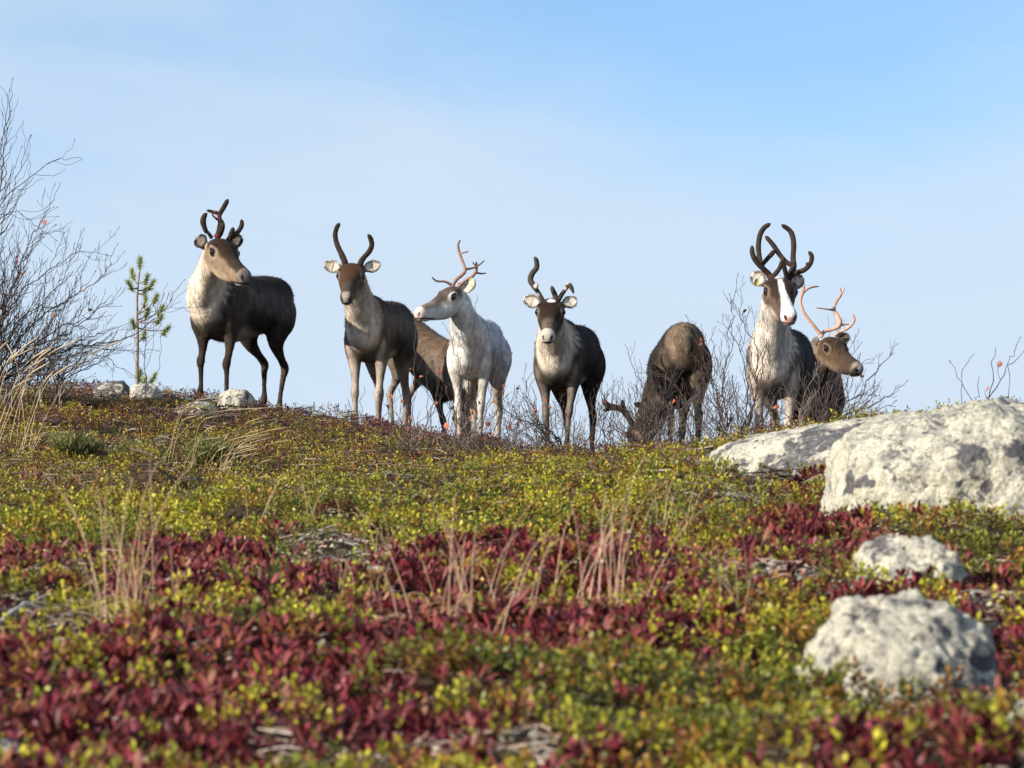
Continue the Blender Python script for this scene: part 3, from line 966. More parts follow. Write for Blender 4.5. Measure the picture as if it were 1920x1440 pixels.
        for kn, geo, mat, lab in s.kids:
            if kn == 'eye':
                e, nn, r = geo
                bm = bmesh.new(); bmesh.ops.create_uvsphere(bm, u_segments=16, v_segments=10, radius=float(r))
                me3 = bpy.data.meshes.new('eye'); bm.to_mesh(me3); bm.free()
                me3.polygons.foreach_set('use_smooth', np.ones(len(me3.polygons), bool))
                o = link('eye', me3, mat, root); o.location = [float(q) for q in (e - s.root)]
            else:
                link(kn, geo.mesh(kn, s.root), mat, root, lab)
        return root


def palette(**k):
    d = dict(back=(.026, .018, .013), flank=(.085, .069, .058), band=(.022, .017, .014), belly=(.34, .29, .23), shoulder=(.062, .048, .038), chest=(.50, .42, .33), rump=(.10, .072, .05), neck=(.46, .39, .31), nape=(.095, .072, .056),
             throat=(.52, .46, .38), fleg_up=(.05, .036, .028), fleg=(.042, .030, .023), hleg_up=(.042, .031, .024), hleg=(.045, .032, .025), face=(.15, .10, .066), forehead=(.07, .045, .029), cheek=(.28, .215, .155), eyering=(.17, .135, .105),
             muzzle=(.45, .41, .35), muzzle_top=(.06, .044, .034), lip=(.58, .54, .48), ear_out=(.06, .047, .04), ear_in=(.50, .45, .38))
    d.update(k)
    return d


FACE = (-.25, -1, .1)
TO_CAM = np.array([0, -1, 0.0])

# A: leftmost, chest towards the left, head turned to the right
YA = 25.5
A = Deer('reindeer', 'leftmost reindeer, cream neck, dark legs, head turned to the right', P(447, 766, YA), -27, 1.0,
         palette(chest=(.60, .49, .38), neck=(.64, .53, .415), nape=(.46, .37, .28), throat=(.64, .54, .43), nosepad=(.13, .12, .115), face=(.205, .145, .10), forehead=(.034, .020, .013), cheek=(.42, .32, .225), muzzle=(.17, .14, .12), muzzle_top=(.035, .025, .02),
                 eyering=(.30, .235, .175), ear_out=(.035, .027, .022), ear_in=(.16, .14, .12), ear_rim=(.03, .025, .02), shoulder=(.05, .038, .03)))
A.torso(rise=.02)
A.leg(1, True, dx=.02); A.leg(-1, True, dx=.03); A.leg(1, False, dx=.08); A.leg(-1, False, dx=-.06)
A.headneck((405, 470, YA - .72), (472, 523), ears=((370, 446, .02, (-.2, -1, .1)), (453, 446, .12, (.3, -.6, .1))), hs=1.30, nw=(.15, .22))
A.antler([[(397, 446, 0, 4), (390, 436, -.02, 3.2), (386, 433, -.04, 4.5), (381, 418, -.05, 5.5), (382.5, 407, -.05, 5), (388, 399, -.04, 4)],
          [(406, 446, 0, 6), (412, 436, 0, 7), (415, 421, .02, 7), (412, 411, .02, 4.5), (412, 402, .02, 4.5), (420, 388, .03, 4.6), (428, 373, .04, 4)],
          [(415, 430, 0, 5), (420, 418, 0, 4)],
          [(412, 401, .02, 4), (402, 398, .01, 3.5), (387, 394, 0, 2.5)], [(408, 412, .02, 2.5), (400, 405, .01, 1.6), (398, 399, .01, 1.6)]], YA - .74,
         marks=((409, 405, 6, (.13, .03, .027)), (405, 442, 6, (.15, .02, .018)), (392, 436, 4, (.26, .16, .13)), (402, 398, 3, (.17, .05, .04))))
A.antler([[(430, 450, 0, 5), (434, 438, -.03, 5), (438, 426, -.05, 4)], [(436, 444, 0, 5), (446, 435, .03, 4.5), (453, 423, .05, 4.5), (453, 411, .06, 3.6)]], YA - .70)
A.build(30000)

# B: second, facing the camera, two plain curved antlers
YB = 25.5
B = Deer('reindeer', 'brown reindeer facing the camera with two plain curved velvet antlers', P(708, 787, YB), -13, .875,
         palette(back=(.045, .031, .021), flank=(.09, .07, .056), shoulder=(.085, .062, .045), chest=(.60, .49, .385), neck=(.36, .28, .215), nape=(.065, .05, .038), throat=(.46, .39, .31), face=(.085, .046, .028), forehead=(.052, .027, .016),
                 fleg_up=(.085, .06, .043), fleg=(.22, .175, .138), leg_front=(.40, .335, .28), hleg=(.26, .21, .17), hleg_up=(.07, .052, .038), cheek=(.20, .15, .11), mz=.93, muzzle=(.11, .08, .058), nosepad=(.23, .21, .19), ear_in=(.55, .48, .38), ear_dark=(.06, .05, .045)))
B.torso(rise=-.01)
B.leg(1, True, dx=.0, dy=-.02); B.leg(-1, True, dx=.05, dy=-.02); B.leg(1, False, dx=-.02); B.leg(-1, False, dx=.08)
B.headneck((661, 513, YB - .62), (653, 562), ears=((608, 496, .03, FACE), (712, 495, .06, (-.2, -1, .1))), hs=1.28)
B.antler([[(648, 500, 0, 6.5), (646, 490, 0, 6), (640, 476, .02, 5.5), (632, 458, .05, 5), (628.5, 441, .06, 4.8), (631, 428, .05, 4.6), (637, 418, .03, 4)]], YB - .62)
B.antler([[(675, 500, 0, 6), (677, 491, 0, 5.6), (683, 482, .02, 5), (692, 472, .05, 5), (697, 460, .06, 5), (695, 448, .05, 4.8), (690, 439, .03, 4)]], YB - .60)
B.build()

# C: grazing behind B, head down to the right
YC = 26.7
C_ = Deer('reindeer', 'brown grazing reindeer with lowered head, half hidden behind the second reindeer', P(805, 812, YC), 34, .86,
          palette(back=(.095, .064, .042), flank=(.115, .082, .058), band=(.05, .045, .035), belly=(.22, .18, .14), shoulder=(.11, .085, .065), chest=(.15, .12, .09), neck=(.13, .10, .078), nape=(.12, .09, .07), throat=(.16, .13, .1), rump=(.2, .16, .12),
                  fleg=(.06, .045, .035), hleg=(.24, .2, .16), hleg_up=(.12, .09, .065)))
C_.torso(rise=-.42, sag=-.07)
C_.leg(1, True, dx=.02); C_.leg(-1, True, dx=.10); C_.leg(1, False); C_.leg(-1, False, dx=.06)
C_.headneck((871, 775, YC - .72), (874, 832), hs=1.2, neck_mid=(866, 735, YC - .62), nb=(.38, .72), ears=((852, 772, .0, FACE), (892, 770, .1, FACE)), toward=1)
C_.antler([[(868, 768, 0, 4), (872, 740, -.05, 4), (877, 712, -.08, 4), (884, 695, -.08, 4.5), (895, 688, -.06, 5), (904, 683, -.04, 4)], [(877, 712, -.08, 3), (890, 700, -.05, 2.5)]], YC - .74, M_BONE, (.12, .075, .05))
C_.antler([[(880, 768, 0, 4), (890, 742, .05, 4), (895, 720, .05, 4), (905, 705, .05, 4.5), (917, 695, .06, 5), (928, 686, .08, 4)], [(913, 698, .06, 3), (918, 684, .06, 2.5)]], YC - .74, M_BONE, (.12, .075, .05))
C_.build()

# D: white, head in profile to the left
YD = 25.15
WH = (.62, .60, .57)
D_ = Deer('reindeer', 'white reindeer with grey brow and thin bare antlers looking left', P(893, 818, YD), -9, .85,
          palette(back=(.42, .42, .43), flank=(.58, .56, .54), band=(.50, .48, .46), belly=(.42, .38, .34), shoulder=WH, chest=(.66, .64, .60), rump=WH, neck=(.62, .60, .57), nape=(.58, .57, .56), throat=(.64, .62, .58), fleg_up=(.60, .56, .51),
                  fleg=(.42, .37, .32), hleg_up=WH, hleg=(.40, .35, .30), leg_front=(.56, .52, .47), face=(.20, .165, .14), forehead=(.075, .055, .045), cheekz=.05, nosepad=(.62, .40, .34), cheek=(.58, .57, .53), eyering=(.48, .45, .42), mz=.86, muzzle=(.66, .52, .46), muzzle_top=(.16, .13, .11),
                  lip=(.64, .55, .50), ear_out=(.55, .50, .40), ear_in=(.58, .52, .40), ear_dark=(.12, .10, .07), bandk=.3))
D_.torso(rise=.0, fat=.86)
D_.leg(1, True, dy=-.02); D_.leg(-1, True, dy=-.02); D_.leg(1, False); D_.leg(-1, False)
D_.headneck((857, 557, YD - .62), (781, 588), hs=1.22, ears=((887, 523, -.03, (-.5, -1, .1)), (872, 533, .14, (-1, .4, 0))), nw=(.14, .20))
BN, BT = (.26, .135, .092), (.10, .06, .045)
D_.antler([[(848, 537, 0, 3.6), (856, 524, .01, 3.4), (867, 515, .02, 3.2), (872, 505, .03, 3), (863, 479, .05, 2.6), (859, 461, .06, 2.2), (863, 449, .06, 1.2)], [(862.5, 476, .05, 2), (868, 474, .04, 1.6), (879, 471.5, .03, 1)],
           [(872, 505, .03, 2.6), (884, 503, .06, 2.1), (895, 499, .09, 1.8), (909, 488, .12, 1.1)], [(846, 534, 0, 3), (834, 528, -.02, 2.2), (819, 527, -.04, 2), (809, 519, -.06, 1.1)]], YD - .68, M_BONE, BN, BT)
D_.antler([[(857, 540, 0, 3.4), (870, 528, 0, 3.1), (884, 519, 0, 3), (892, 510, 0, 3), (893.5, 500, 0, 2.4), (893, 490, 0, 1.2)], [(893, 511, 0, 2.4), (902, 513, .02, 1.7), (912, 512, .05, 1.0)], [(893, 500, 0, 1.6), (889, 495, -.01, 1.3), (886, 491, -.02, .9)],
           [(862, 534, 0, 2), (859, 530, -.01, 1)]], YD - .55, M_BONE, BN, BT)
D_.build()

# E: facing camera with a white brow spot
YE = 24.9
E_ = Deer('reindeer', 'dark reindeer facing the camera with a white brow spot and broken antler', P(1062, 846, YE), -12, .915,
          palette(back=(.010, .008, .007), flank=(.026, .022, .021), band=(.010, .008, .007), belly=(.25, .22, .19), shoulder=(.042, .034, .029), chest=(.66, .555, .45), neck=(.60, .51, .415), nape=(.04, .033, .029), throat=(.42, .36, .29), face=(.044, .027, .019),
                  forehead=(.023, .014, .010), cheek=(.16, .125, .095), mz=.87, nosepad=(.40, .37, .30), muzzle=(.48, .44, .38), muzzle_top=(.10, .075, .06), fleg_up=(.05, .038, .03), fleg=(.032, .025, .021), leg_front=(.24, .195, .155), hleg_up=(.024, .019, .016), hleg=(.03, .023, .019), star=(.66, .63, .58),
                  ear_in=(.62, .57, .48), ear_dark=(.25, .18, .08)))
E_.torso()
E_.leg(1, True, dx=.04, dy=-.03); E_.leg(-1, True, dx=-.06, dy=-.01); E_.leg(1, False, dx=-.04); E_.leg(-1, False, dx=.14, dy=-.05)
E_.headneck((1034, 580, YE - .66), (1025, 634), hs=1.26, ears=((983, 560, .03, FACE), (1081, 562, .06, (-.2, -1, .1))), nw=(.15, .21))
E_.antler([[(1018, 565, 0, 5), (1013, 555, 0, 4.5), (1006, 544, .01, 4.5), (1000, 535, .02, 5.5), (994.5, 525, .03, 5.6), (998, 513, .04, 5.4), (1006, 502, .04, 5.2), (1006, 490, .03, 4.6), (1002, 481, .02, 3.6)], [(1003, 543, -.02, 4.4), (1006, 535, -.03, 4.6), (1007, 531, -.03, 3.8)]],
          YE - .66, col=(.055, .045, .040), marks=((1006, 536, 6, (.55, .46, .40)), (1008, 553, 4, (.30, .24, .2))))
E_.antler([[(1044, 566, 0, 6), (1040, 552, 0, 5), (1037, 545, -.02, 4.6), (1034, 536, -.03, 4)], [(1047, 562, 0, 5), (1055, 550, .02, 4), (1062, 540, .03, 3.6), (1067, 534, .03, 4.5), (1072, 541, .02, 4), (1076, 551, .02, 1.6)], [(1065, 535, .03, 3), (1062, 528, .03, 1.6)]],
          YE - .64, col=(.055, .042, .034), marks=((1063, 529, 5, (.5, .42, .38)), (1060, 541, 3.5, (.45, .36, .3))))
E_.build()

# F: grazing, seen from behind
YF = 26.0
F_ = Deer('reindeer', 'dark reindeer grazing with its rump to the camera and black antlers at left', P(1266, 866, YF), 186, .93,
          palette(back=(.030, .022, .017), flank=(.026, .021, .018), band=(.03, .024, .02), belly=(.16, .13, .1), shoulder=(.05, .04, .034), rump=(.15, .11, .078), hleg_up=(.12, .09, .064), hleg=(.035, .028, .024), fleg=(.03, .024, .02), fleg_up=(.04, .032, .026),
                  tail=(.12, .095, .07), neck=(.04, .032, .026), nape=(.03, .024, .02), throat=(.04, .03, .025), chest=(.05, .04, .03), face=(.03, .023, .018), forehead=(.02, .015, .012), muzzle=(.1, .08, .07), leg_in=(.2, .155, .115)))
F_.torso(rise=-.12, fat=.93)
F_.leg(1, True, dx=.12, dy=.04); F_.leg(-1, True, dx=.0); F_.leg(1, False, dx=.04, dy=.0); F_.leg(-1, False, dx=-.02, dy=.0)
F_.headneck((1204, 806, YF + .72), (1186, 850), hs=1.15, neck_mid=(1222, 775, YF + .68), nb=(.42, .72), ears=((1203, 784, -.05, FACE), (1222, 786, .05, FACE)), toward=-1)
BK = (.008, .006, .0055)
F_.antler([[(1199, 814, 0, 6), (1190, 801, 0, 6), (1182, 789, 0, 6), (1169, 770, 0, 6.2), (1153, 764, 0, 6.2), (1141, 761, 0, 6), (1129, 749, 0, 4.6)], [(1146, 763, 0, 5), (1138, 768, 0, 4), (1131, 769.5, 0, 3.6)], [(1169, 770, 0, 5), (1168, 760, 0, 4.6), (1167, 749, 0, 3.4)]], YF + .70, col=BK)
F_.antler([[(1216, 812, 0, 6), (1222, 790, 0, 6), (1216, 770, 0, 6), (1203, 761, 0, 6), (1188, 757, 0, 4.6)], [(1208, 764, 0, 4), (1204, 752, 0, 3.4)]], YF + .74, col=BK)
F_.build()

# G: white blaze, large velvet antlers
YG = 25.4
G_ = Deer('reindeer', 'reindeer with a white blaze, pink nose and large dark many-tined velvet antlers', P(1463, 868, YG), -12, .985,
          palette(back=(.013, .011, .010), flank=(.030, .027, .027), band=(.014, .012, .012), belly=(.28, .25, .22), shoulder=(.055, .046, .042), chest=(.68, .595, .50), neck=(.64, .565, .49), nape=(.085, .076, .072), throat=(.54, .49, .43), face=(.10, .070, .054),
                  forehead=(.032, .021, .016), cheek=(.40, .35, .29), blaze=(.70, .68, .66), mz=.87, pink=(.55, .30, .26), muzzle=(.62, .52, .48), lip=(.60, .54, .47), fleg_up=(.24, .19, .15), fleg=(.38, .32, .26), leg_front=(.46, .40, .34), hleg=(.24, .2, .16), hleg_up=(.06, .05, .044),
                  ear_in=(.58, .54, .48), ear_dark=(.12, .1, .08)))
G_.torso()
G_.leg(1, True); G_.leg(-1, True); G_.leg(1, False); G_.leg(-1, False)
G_.headneck((1457, 543, YG - .70), (1473, 597), hs=1.36, ears=((1411, 514, .04, FACE), (1506, 523, .08, (.2, -1, .1))), nw=(.15, .21))
VG = (.040, .028, .021)
G_.antler([[(1446, 522, 0, 7), (1440, 513, 0, 6), (1430, 503, -.02, 5.6), (1418, 490, -.04, 5.4), (1411, 476, -.05, 5), (1410, 460, -.05, 4)], [(1430, 503, 0, 5), (1425, 488, .06, 5), (1422, 464, .10, 5), (1425, 441, .12, 5), (1433, 427, .11, 5), (1445, 419, .09, 4)],
           [(1428, 498, .02, 4), (1439, 485, .04, 4.4), (1448, 475, .05, 4.6), (1453, 468, .05, 3.6)], [(1447, 520, -.03, 5), (1456, 511, -.08, 4.5), (1463, 500, -.10, 4.3), (1466, 487, -.11, 3.4)]], YG - .70, col=VG)
G_.antler([[(1478, 524, 0, 7), (1483, 512, 0, 6.5), (1488, 500, .02, 6), (1487, 484, .06, 5.2), (1488, 455, .10, 5.2), (1482, 434, .12, 5), (1465, 421, .10, 4)], [(1487, 498, .02, 5), (1475, 492, .03, 4.8), (1463, 479, .03, 4.8), (1450, 460, .03, 4.8), (1435, 442, .03, 4)],
           [(1476, 522, -.02, 5), (1472, 508, -.06, 4.6), (1469, 495, -.08, 4.6), (1468, 479, -.08, 3.8)], [(1480, 516, 0, 5.5), (1494, 511, -.03, 5), (1508, 506, -.05, 4.8), (1519, 495, -.05, 4.6), (1522, 481, -.05, 4.4), (1516, 471, -.05, 3.6)], [(1516, 499, -.05, 4.4), (1512, 492, -.06, 3.8)]], YG - .66, col=VG)
g_root = G_.build(30000)

# H: behind G, head to the right, peach antlers
YH = 27.2
H_ = Deer('reindeer', 'rightmost reindeer peering right from behind the blazed one, bare peach antlers', P(1528, 905, YH), -6, .98,
          palette(back=(.03, .026, .024), flank=(.055, .047, .042), chest=(.055, .046, .041), shoulder=(.05, .042, .037), neck=(.17, .125, .088), nape=(.07, .055, .043), throat=(.07, .056, .048), face=(.082, .049, .031), forehead=(.044, .026, .016), cheek=(.17, .12, .082),
                  muzzle=(.22, .185, .16), nosepad=(.30, .27, .25), muzzle_top=(.045, .034, .028), lip=(.34, .3, .26), eyering=(.15, .11, .08), ear_out=(.04, .032, .027), ear_in=(.1, .085, .07)))
H_.torso()
H_.leg(1, True); H_.leg(-1, True); H_.leg(1, False); H_.leg(-1, False)
H_.headneck((1551, 652, YH - .60), (1605, 692), hs=1.22, ears=((1592, 630, .06, (.3, -.8, .1)), (1522, 640, .05, FACE)), nw=(.14, .19))
PC = (.50, .27, .185)
H_.antler([[(1541, 632, 0, 4), (1537, 625, 0, 3.6), (1523, 607, -.02, 3), (1508, 587, -.03, 2.9), (1501, 566, -.03, 2.8), (1505, 548, 0, 3.2), (1509, 533, .03, 1.2)], [(1505, 549, 0, 3), (1514, 542, .02, 2.3), (1524, 538, .05, 2), (1536, 537, .08, 1.1)]], YH - .62, M_BONE, PC, (.36, .20, .14))
H_.antler([[(1540, 628, 0, 4), (1547, 621, 0, 3.4), (1560, 618, 0, 3.2), (1572, 612, 0, 4), (1574, 603, .02, 5.5), (1570, 592, .03, 4), (1564, 580, .04, 3), (1568, 566, .05, 2.6), (1577, 552, .06, 2.2), (1575, 538, .06, 1.1)], [(1577, 552, .06, 2), (1581, 545, .06, 1.6), (1583.5, 539, .06, 1)],
           [(1565, 581, .04, 2.2), (1556, 580.5, .02, 2), (1546, 579, 0, 1.5), (1530, 577, -.03, .9)], [(1566, 628, 0, 3.2), (1575, 622, -.03, 2.8), (1587, 617, -.05, 2.8), (1598, 608, -.06, 2.6), (1602, 598, -.06, 2.2), (1599, 589, -.06, 1.3)], [(1572, 611, 0, 3), (1582, 608.5, .02, 2), (1593, 608, .03, 1)]],
          YH - .58, M_BONE, PC, (.34, .17, .12), marks=((1562, 580, 7, (.05, .04, .035)),))
H_.build()


# yellow ear tag of the blazed reindeer
def ear_tag(root, px, py, Y, r):
    c = P(px, py, Y)
    mb = MB(); a = np.linspace(0, 2 * np.pi, 14, endpoint=False)
    prof = np.array([(math.cos(t) * (.6 + .0 * t), 0, math.sin(t)) for t in a]) * r
    V = np.vstack([c + prof, c + prof + np.array([0, .004, 0])])
    i = np.arange(14); j = (i + 1) % 14
    Fq = np.concatenate([np.stack([i, j, j + 14], 1), np.stack([i, j + 14, i + 14], 1), np.stack([np.zeros(12, int), i[1:13], i[2:14]], 1), np.stack([np.full(12, 14), i[2:14] + 14, i[1:13] + 14], 1)])
    mb.add(V, Fq)
    o = link('ear_tag', mb.mesh('ear_tag', root.location[:]), M_TAG, root)


ear_tag(g_root, 1419, 530, YG - .74, .028)

# ------------------------------------------------------------------ shrubs
BARK = (.06, .042, .037)
BARKP = (.16, .135, .12)


def leafmesh(name, length, width, cols):
    """small ovate leaf, folded along its rib"""
    t = np.linspace(0, 1, 7); w = np.sin(np.pi * t ** .8) * width * .5
    mid = np.stack([0 * t, t * length, .06 * length * np.sin(t * 3)], 1)
    L_ = mid + np.stack([-w, 0 * t, .25 * w], 1); R_ = mid + np.stack([w, 0 * t, .25 * w], 1)
    V = np.vstack([mid, L_, R_]); F = []
    for i in range(6):
        F += [(i, i + 1, 7 + i + 1), (i, 7 + i + 1, 7 + i), (i, 14 + i, 14 + i + 1), (i, 14 + i + 1, i + 1)]
    return new_mesh(name, V, np.array(F), np.tile(np.asarray(cols, float), (21, 1)))


LEAFM = [leafmesh('birch_leaf', .030, .026, c) for c in ((.42, .11, .05), (.36, .14, .07), (.24, .075, .045))]
for m in LEAFM: m.materials.append(M_LEAF)


def grow(mb, pts, r0, r1, rs, level, maxlev, dens=1.0, col=BARK, sub=.5, spots=None, bend=.35):
    """one twig along pts with buds and alternating side twigs"""
    c = catmull(pts, 5)
    arc = np.concatenate([[0], np.cumsum(np.linalg.norm(np.diff(c, axis=0), axis=1))]); Ltot = arc[-1]
    m = max(4, int(Ltot / .035))
    s = np.linspace(0, Ltot, m)
    q = np.stack([np.interp(s, arc, c[:, k]) for k in range(3)], 1)
    # kink at every bud
    q[1:-1] += rs.normal(0, 1, (m - 2, 3)) * min(.006, Ltot * .02)
    R = r0 + (r1 - r0) * (s / Ltot) ** .8
    R[2:-1:2] *= 1.22
    mb.add(*tube(q, R, 5 if r0 > .006 else (4 if r0 > .003 else 3)), np.asarray(col) * rs.uniform(.75, 1.25))
    if rs.random() < .6: mb.add(*tube(np.array([q[-1] - (q[-1] - q[-2]) * .2, q[-1] + (q[-1] - q[-2]) * .08, q[-1] + (q[-1] - q[-2]) * .35]), np.array([r1 * 1.2, r1 * 1.9, r1 * .5]), 5), np.asarray(col) * .8)
    if spots is not None and level >= 1: spots.append((q[-1], nrm(q[-1] - q[-2])))
    if level >= maxlev: return
    T = nrm(np.gradient(q, axis=0))
    n = max(1, int(dens * Ltot / (.085 if level == 0 else .07)))
    sg = 1 if rs.random() < .5 else -1
    for k in range(n):
        f = .22 + .72 * (k + rs.random() * .8) / n
        i = min(int(f * (m - 1)), m - 2)
        d = T[i]
        sv = nrm(np.cross(d, np.array([0, 1, 0]) + rs.normal(0, .8, 3)))
        sg = -sg
        ang = rs.uniform(.45, .95)
        nd = nrm(d * math.cos(ang) + sv * math.sin(ang) * sg + UP * .25)
        ln = Ltot * sub * (1.05 - f * .7) * rs.uniform(.5, 1.1)
        ln = max(ln, .05)
        p0 = q[i]
        mid = p0 + nd * ln * .5 + rs.normal(0, 1, 3) * ln * .05
        en = p0 + nd * ln * .8 + (UP * bend + d * .35) * ln * .35 + rs.normal(0, 1, 3) * ln * .06
        grow(mb, np.array([p0, mid, en]), min(R[i] * .72, r0 * .6 + .0006), max(r1 * .85, .0011), rs, level + 1, maxlev, dens, col, sub, spots, bend)


def shrub(label, base, stems, seed, maxlev=2, dens=1.0, leaves=0, sub=.5, name='birch_shrub', group=None, col=BARK, rmin=.0013, bend=.35):
    rs = np.random.default_rng(seed)
    bx = on_ground(base[0], base[1])
    root = empty(name, bx, label, 'shrub', group)
    spots = []; owners = []
    for st in stems:
        opts = st[1] if isinstance(st, tuple) else {}
        line = st[0] if isinstance(st, tuple) else st
        p = np.array([P(a[0], a[1], a[2] if len(a) > 2 else base[1]) for a in line])
        d = rs.uniform(-.12, .12)
        if all(len(a) == 2 for a in line):
            p[:, 1] += np.linspace(0, d * 3, len(p)); 
        gz = ground_z(p[:1, 0], p[:1, 1])[0]
        if p[0, 2] > gz - .02: p = np.vstack([[p[0, 0], p[0, 1], gz - .03], p])
        mb = MB()
        grow(mb, p, opts.get('r', .008) * .85, rmin, rs, 0, opts.get('lev', maxlev), opts.get('dens', dens) * 1.15, opts.get('col', col), opts.get('sub', sub), spots, bend)
        so = link('stem', mb.mesh('stem', bx), M_BARK, root)
        owners += [so] * (len(spots) - len(owners))
    if spots and leaves:
        for k in rs.choice(len(spots), min(leaves, len(spots)), replace=False):
            q, d = spots[k]
            o = link('leaf', LEAFM[rs.integers(0, 3)], None, owners[k])
            o.location = [float(v) for v in q - bx]
            o.rotation_euler = (rs.uniform(.4, 2.2), rs.uniform(-.5, .5), rs.uniform(0, 6.28))
            sc_ = rs.uniform(.7, 1.25); o.scale = (sc_, sc_, sc_)
    return root


def thicket(n, bx0, bx1, by, tx0, tx1, ty0, ty1, seed, r=.0034):
    """fine random shoots fanning up from a strip of ground"""
    rs = np.random.default_rng(seed); out = []
    for k in range(n):
        b = (rs.uniform(bx0, bx1), by)
        t = (b[0] + (rs.uniform(tx0, tx1) - b[0]) * rs.uniform(.5, 1), rs.uniform(ty0, ty1))
        m = (b[0] + (t[0] - b[0]) * rs.uniform(.2, .7), b[1] + (t[1] - b[1]) * .5)
        out.append(([b, m, t], {'r': r * rs.uniform(.7, 1.3), 'lev': 1 if rs.random() < .5 else 2, 'sub': .38, 'dens': 1.0, 'col': (.06, .042, .037) if rs.random() < .6 else (.19, .155, .14)}))
    return out


SG = 'leafless birch shrubs along the ridge'
shrub('large leafless birch shrub spreading in from the left edge', (-30, 23.2), [
    ([(-50, 720), (-40, 560), (-12, 400), (5, 250), (15, 138)], {'r': .013, 'sub': .22, 'lev': 1}),
    ([(-45, 710), (-35, 560), (-15, 420), (2, 300), (20, 172)], {'r': .012, 'sub': .2, 'lev': 1}),
    ([(-40, 715), (-45, 520), (0, 376), (42, 337), (72, 308), (86, 294), (143, 285)], {'r': .010, 'sub': .30, 'lev': 1, 'dens': .7}),
    ([(-40, 600), (-10, 480), (15, 400), (50, 300), (64, 262)], {'r': .007, 'sub': .25, 'lev': 1}),
    ([(-30, 715), (0, 610), (36, 520), (60, 466), (86, 425), (124, 356)], {'r': .009, 'sub': .30}),
    ([(-30, 715), (5, 600), (40, 500), (70, 450), (105, 440), (128, 442)], {'r': .008, 'sub': .32}),
    ([(-35, 470), (0, 402), (40, 404), (70, 425), (105, 450)], {'r': .006, 'sub': .4, 'lev': 1}),
    ([(-20, 718), (30, 640), (90, 580), (150, 540), (188, 512), (213, 450)], {'r': .010, 'sub': .34}),
    ([(-20, 718), (50, 660), (120, 630), (175, 601), (196, 584), (236, 582)], {'r': .012, 'sub': .34, 'dens': 1.1}),
    ([(-10, 720), (60, 670), (140, 648), (205, 640), (249, 622), (276, 602), (307, 569), (327, 533), (339, 518)], {'r': .010, 'sub': .18, 'dens': .9}),
    ([(276, 602), (310, 582), (345, 576), (385, 574)], {'r': .004, 'sub': .35, 'lev': 1}),
    ([(-10, 722), (60, 690), (130, 672), (190, 668), (230, 690), (262, 712)], {'r': .009, 'sub': .3}),
    ([(0, 722), (50, 700), (110, 690), (170, 655), (210, 662), (305, 665)], {'r': .008, 'sub': .25}),
    ([(-40, 720), (-10, 640), (30, 560), (75, 530), (120, 500), (160, 480), (220, 490)], {'r': .009, 'sub': .34}),
    ([(-45, 720), (-30, 640), (0, 560), (20, 500), (45, 470)], {'r': .012, 'sub': .5}),
    ([(-40, 720), (0, 660), (40, 600), (90, 560), (130, 500), (142, 460)], {'r': .009, 'sub': .42}),
    ([(-45, 722), (20, 690), (70, 640), (110, 610), (160, 590), (205, 545)], {'r': .010, 'sub': .42}),
    ([(-60, 722), (-5, 640), (3, 560), (4, 500), (-4, 470)], {'r': .016, 'sub': .3}),
    ([(-40, 722), (20, 705), (70, 668), (120, 655), (160, 630), (200, 620), (240, 600)], {'r': .010, 'sub': .4}),
] + thicket(26, -60, 120, 722, -20, 240, 520, 700, 15, .006), 5, maxlev=2, dens=1.0, leaves=16, group=SG, col=(.045, .034, .031))


def upright(bases, tops, seed, Y, jit=10, r=.0045):
    rs = np.random.default_rng(seed); out = []
    for (b, t) in zip(bases, tops):
        m1 = (b[0] + (t[0] - b[0]) * .35 + rs.normal(0, jit), b[1] + (t[1] - b[1]) * .35)
        m2 = (b[0] + (t[0] - b[0]) * .7 + rs.normal(0, jit), b[1] + (t[1] - b[1]) * .7)
        out.append(([b, m1, m2, t], {'r': r}))
    return out


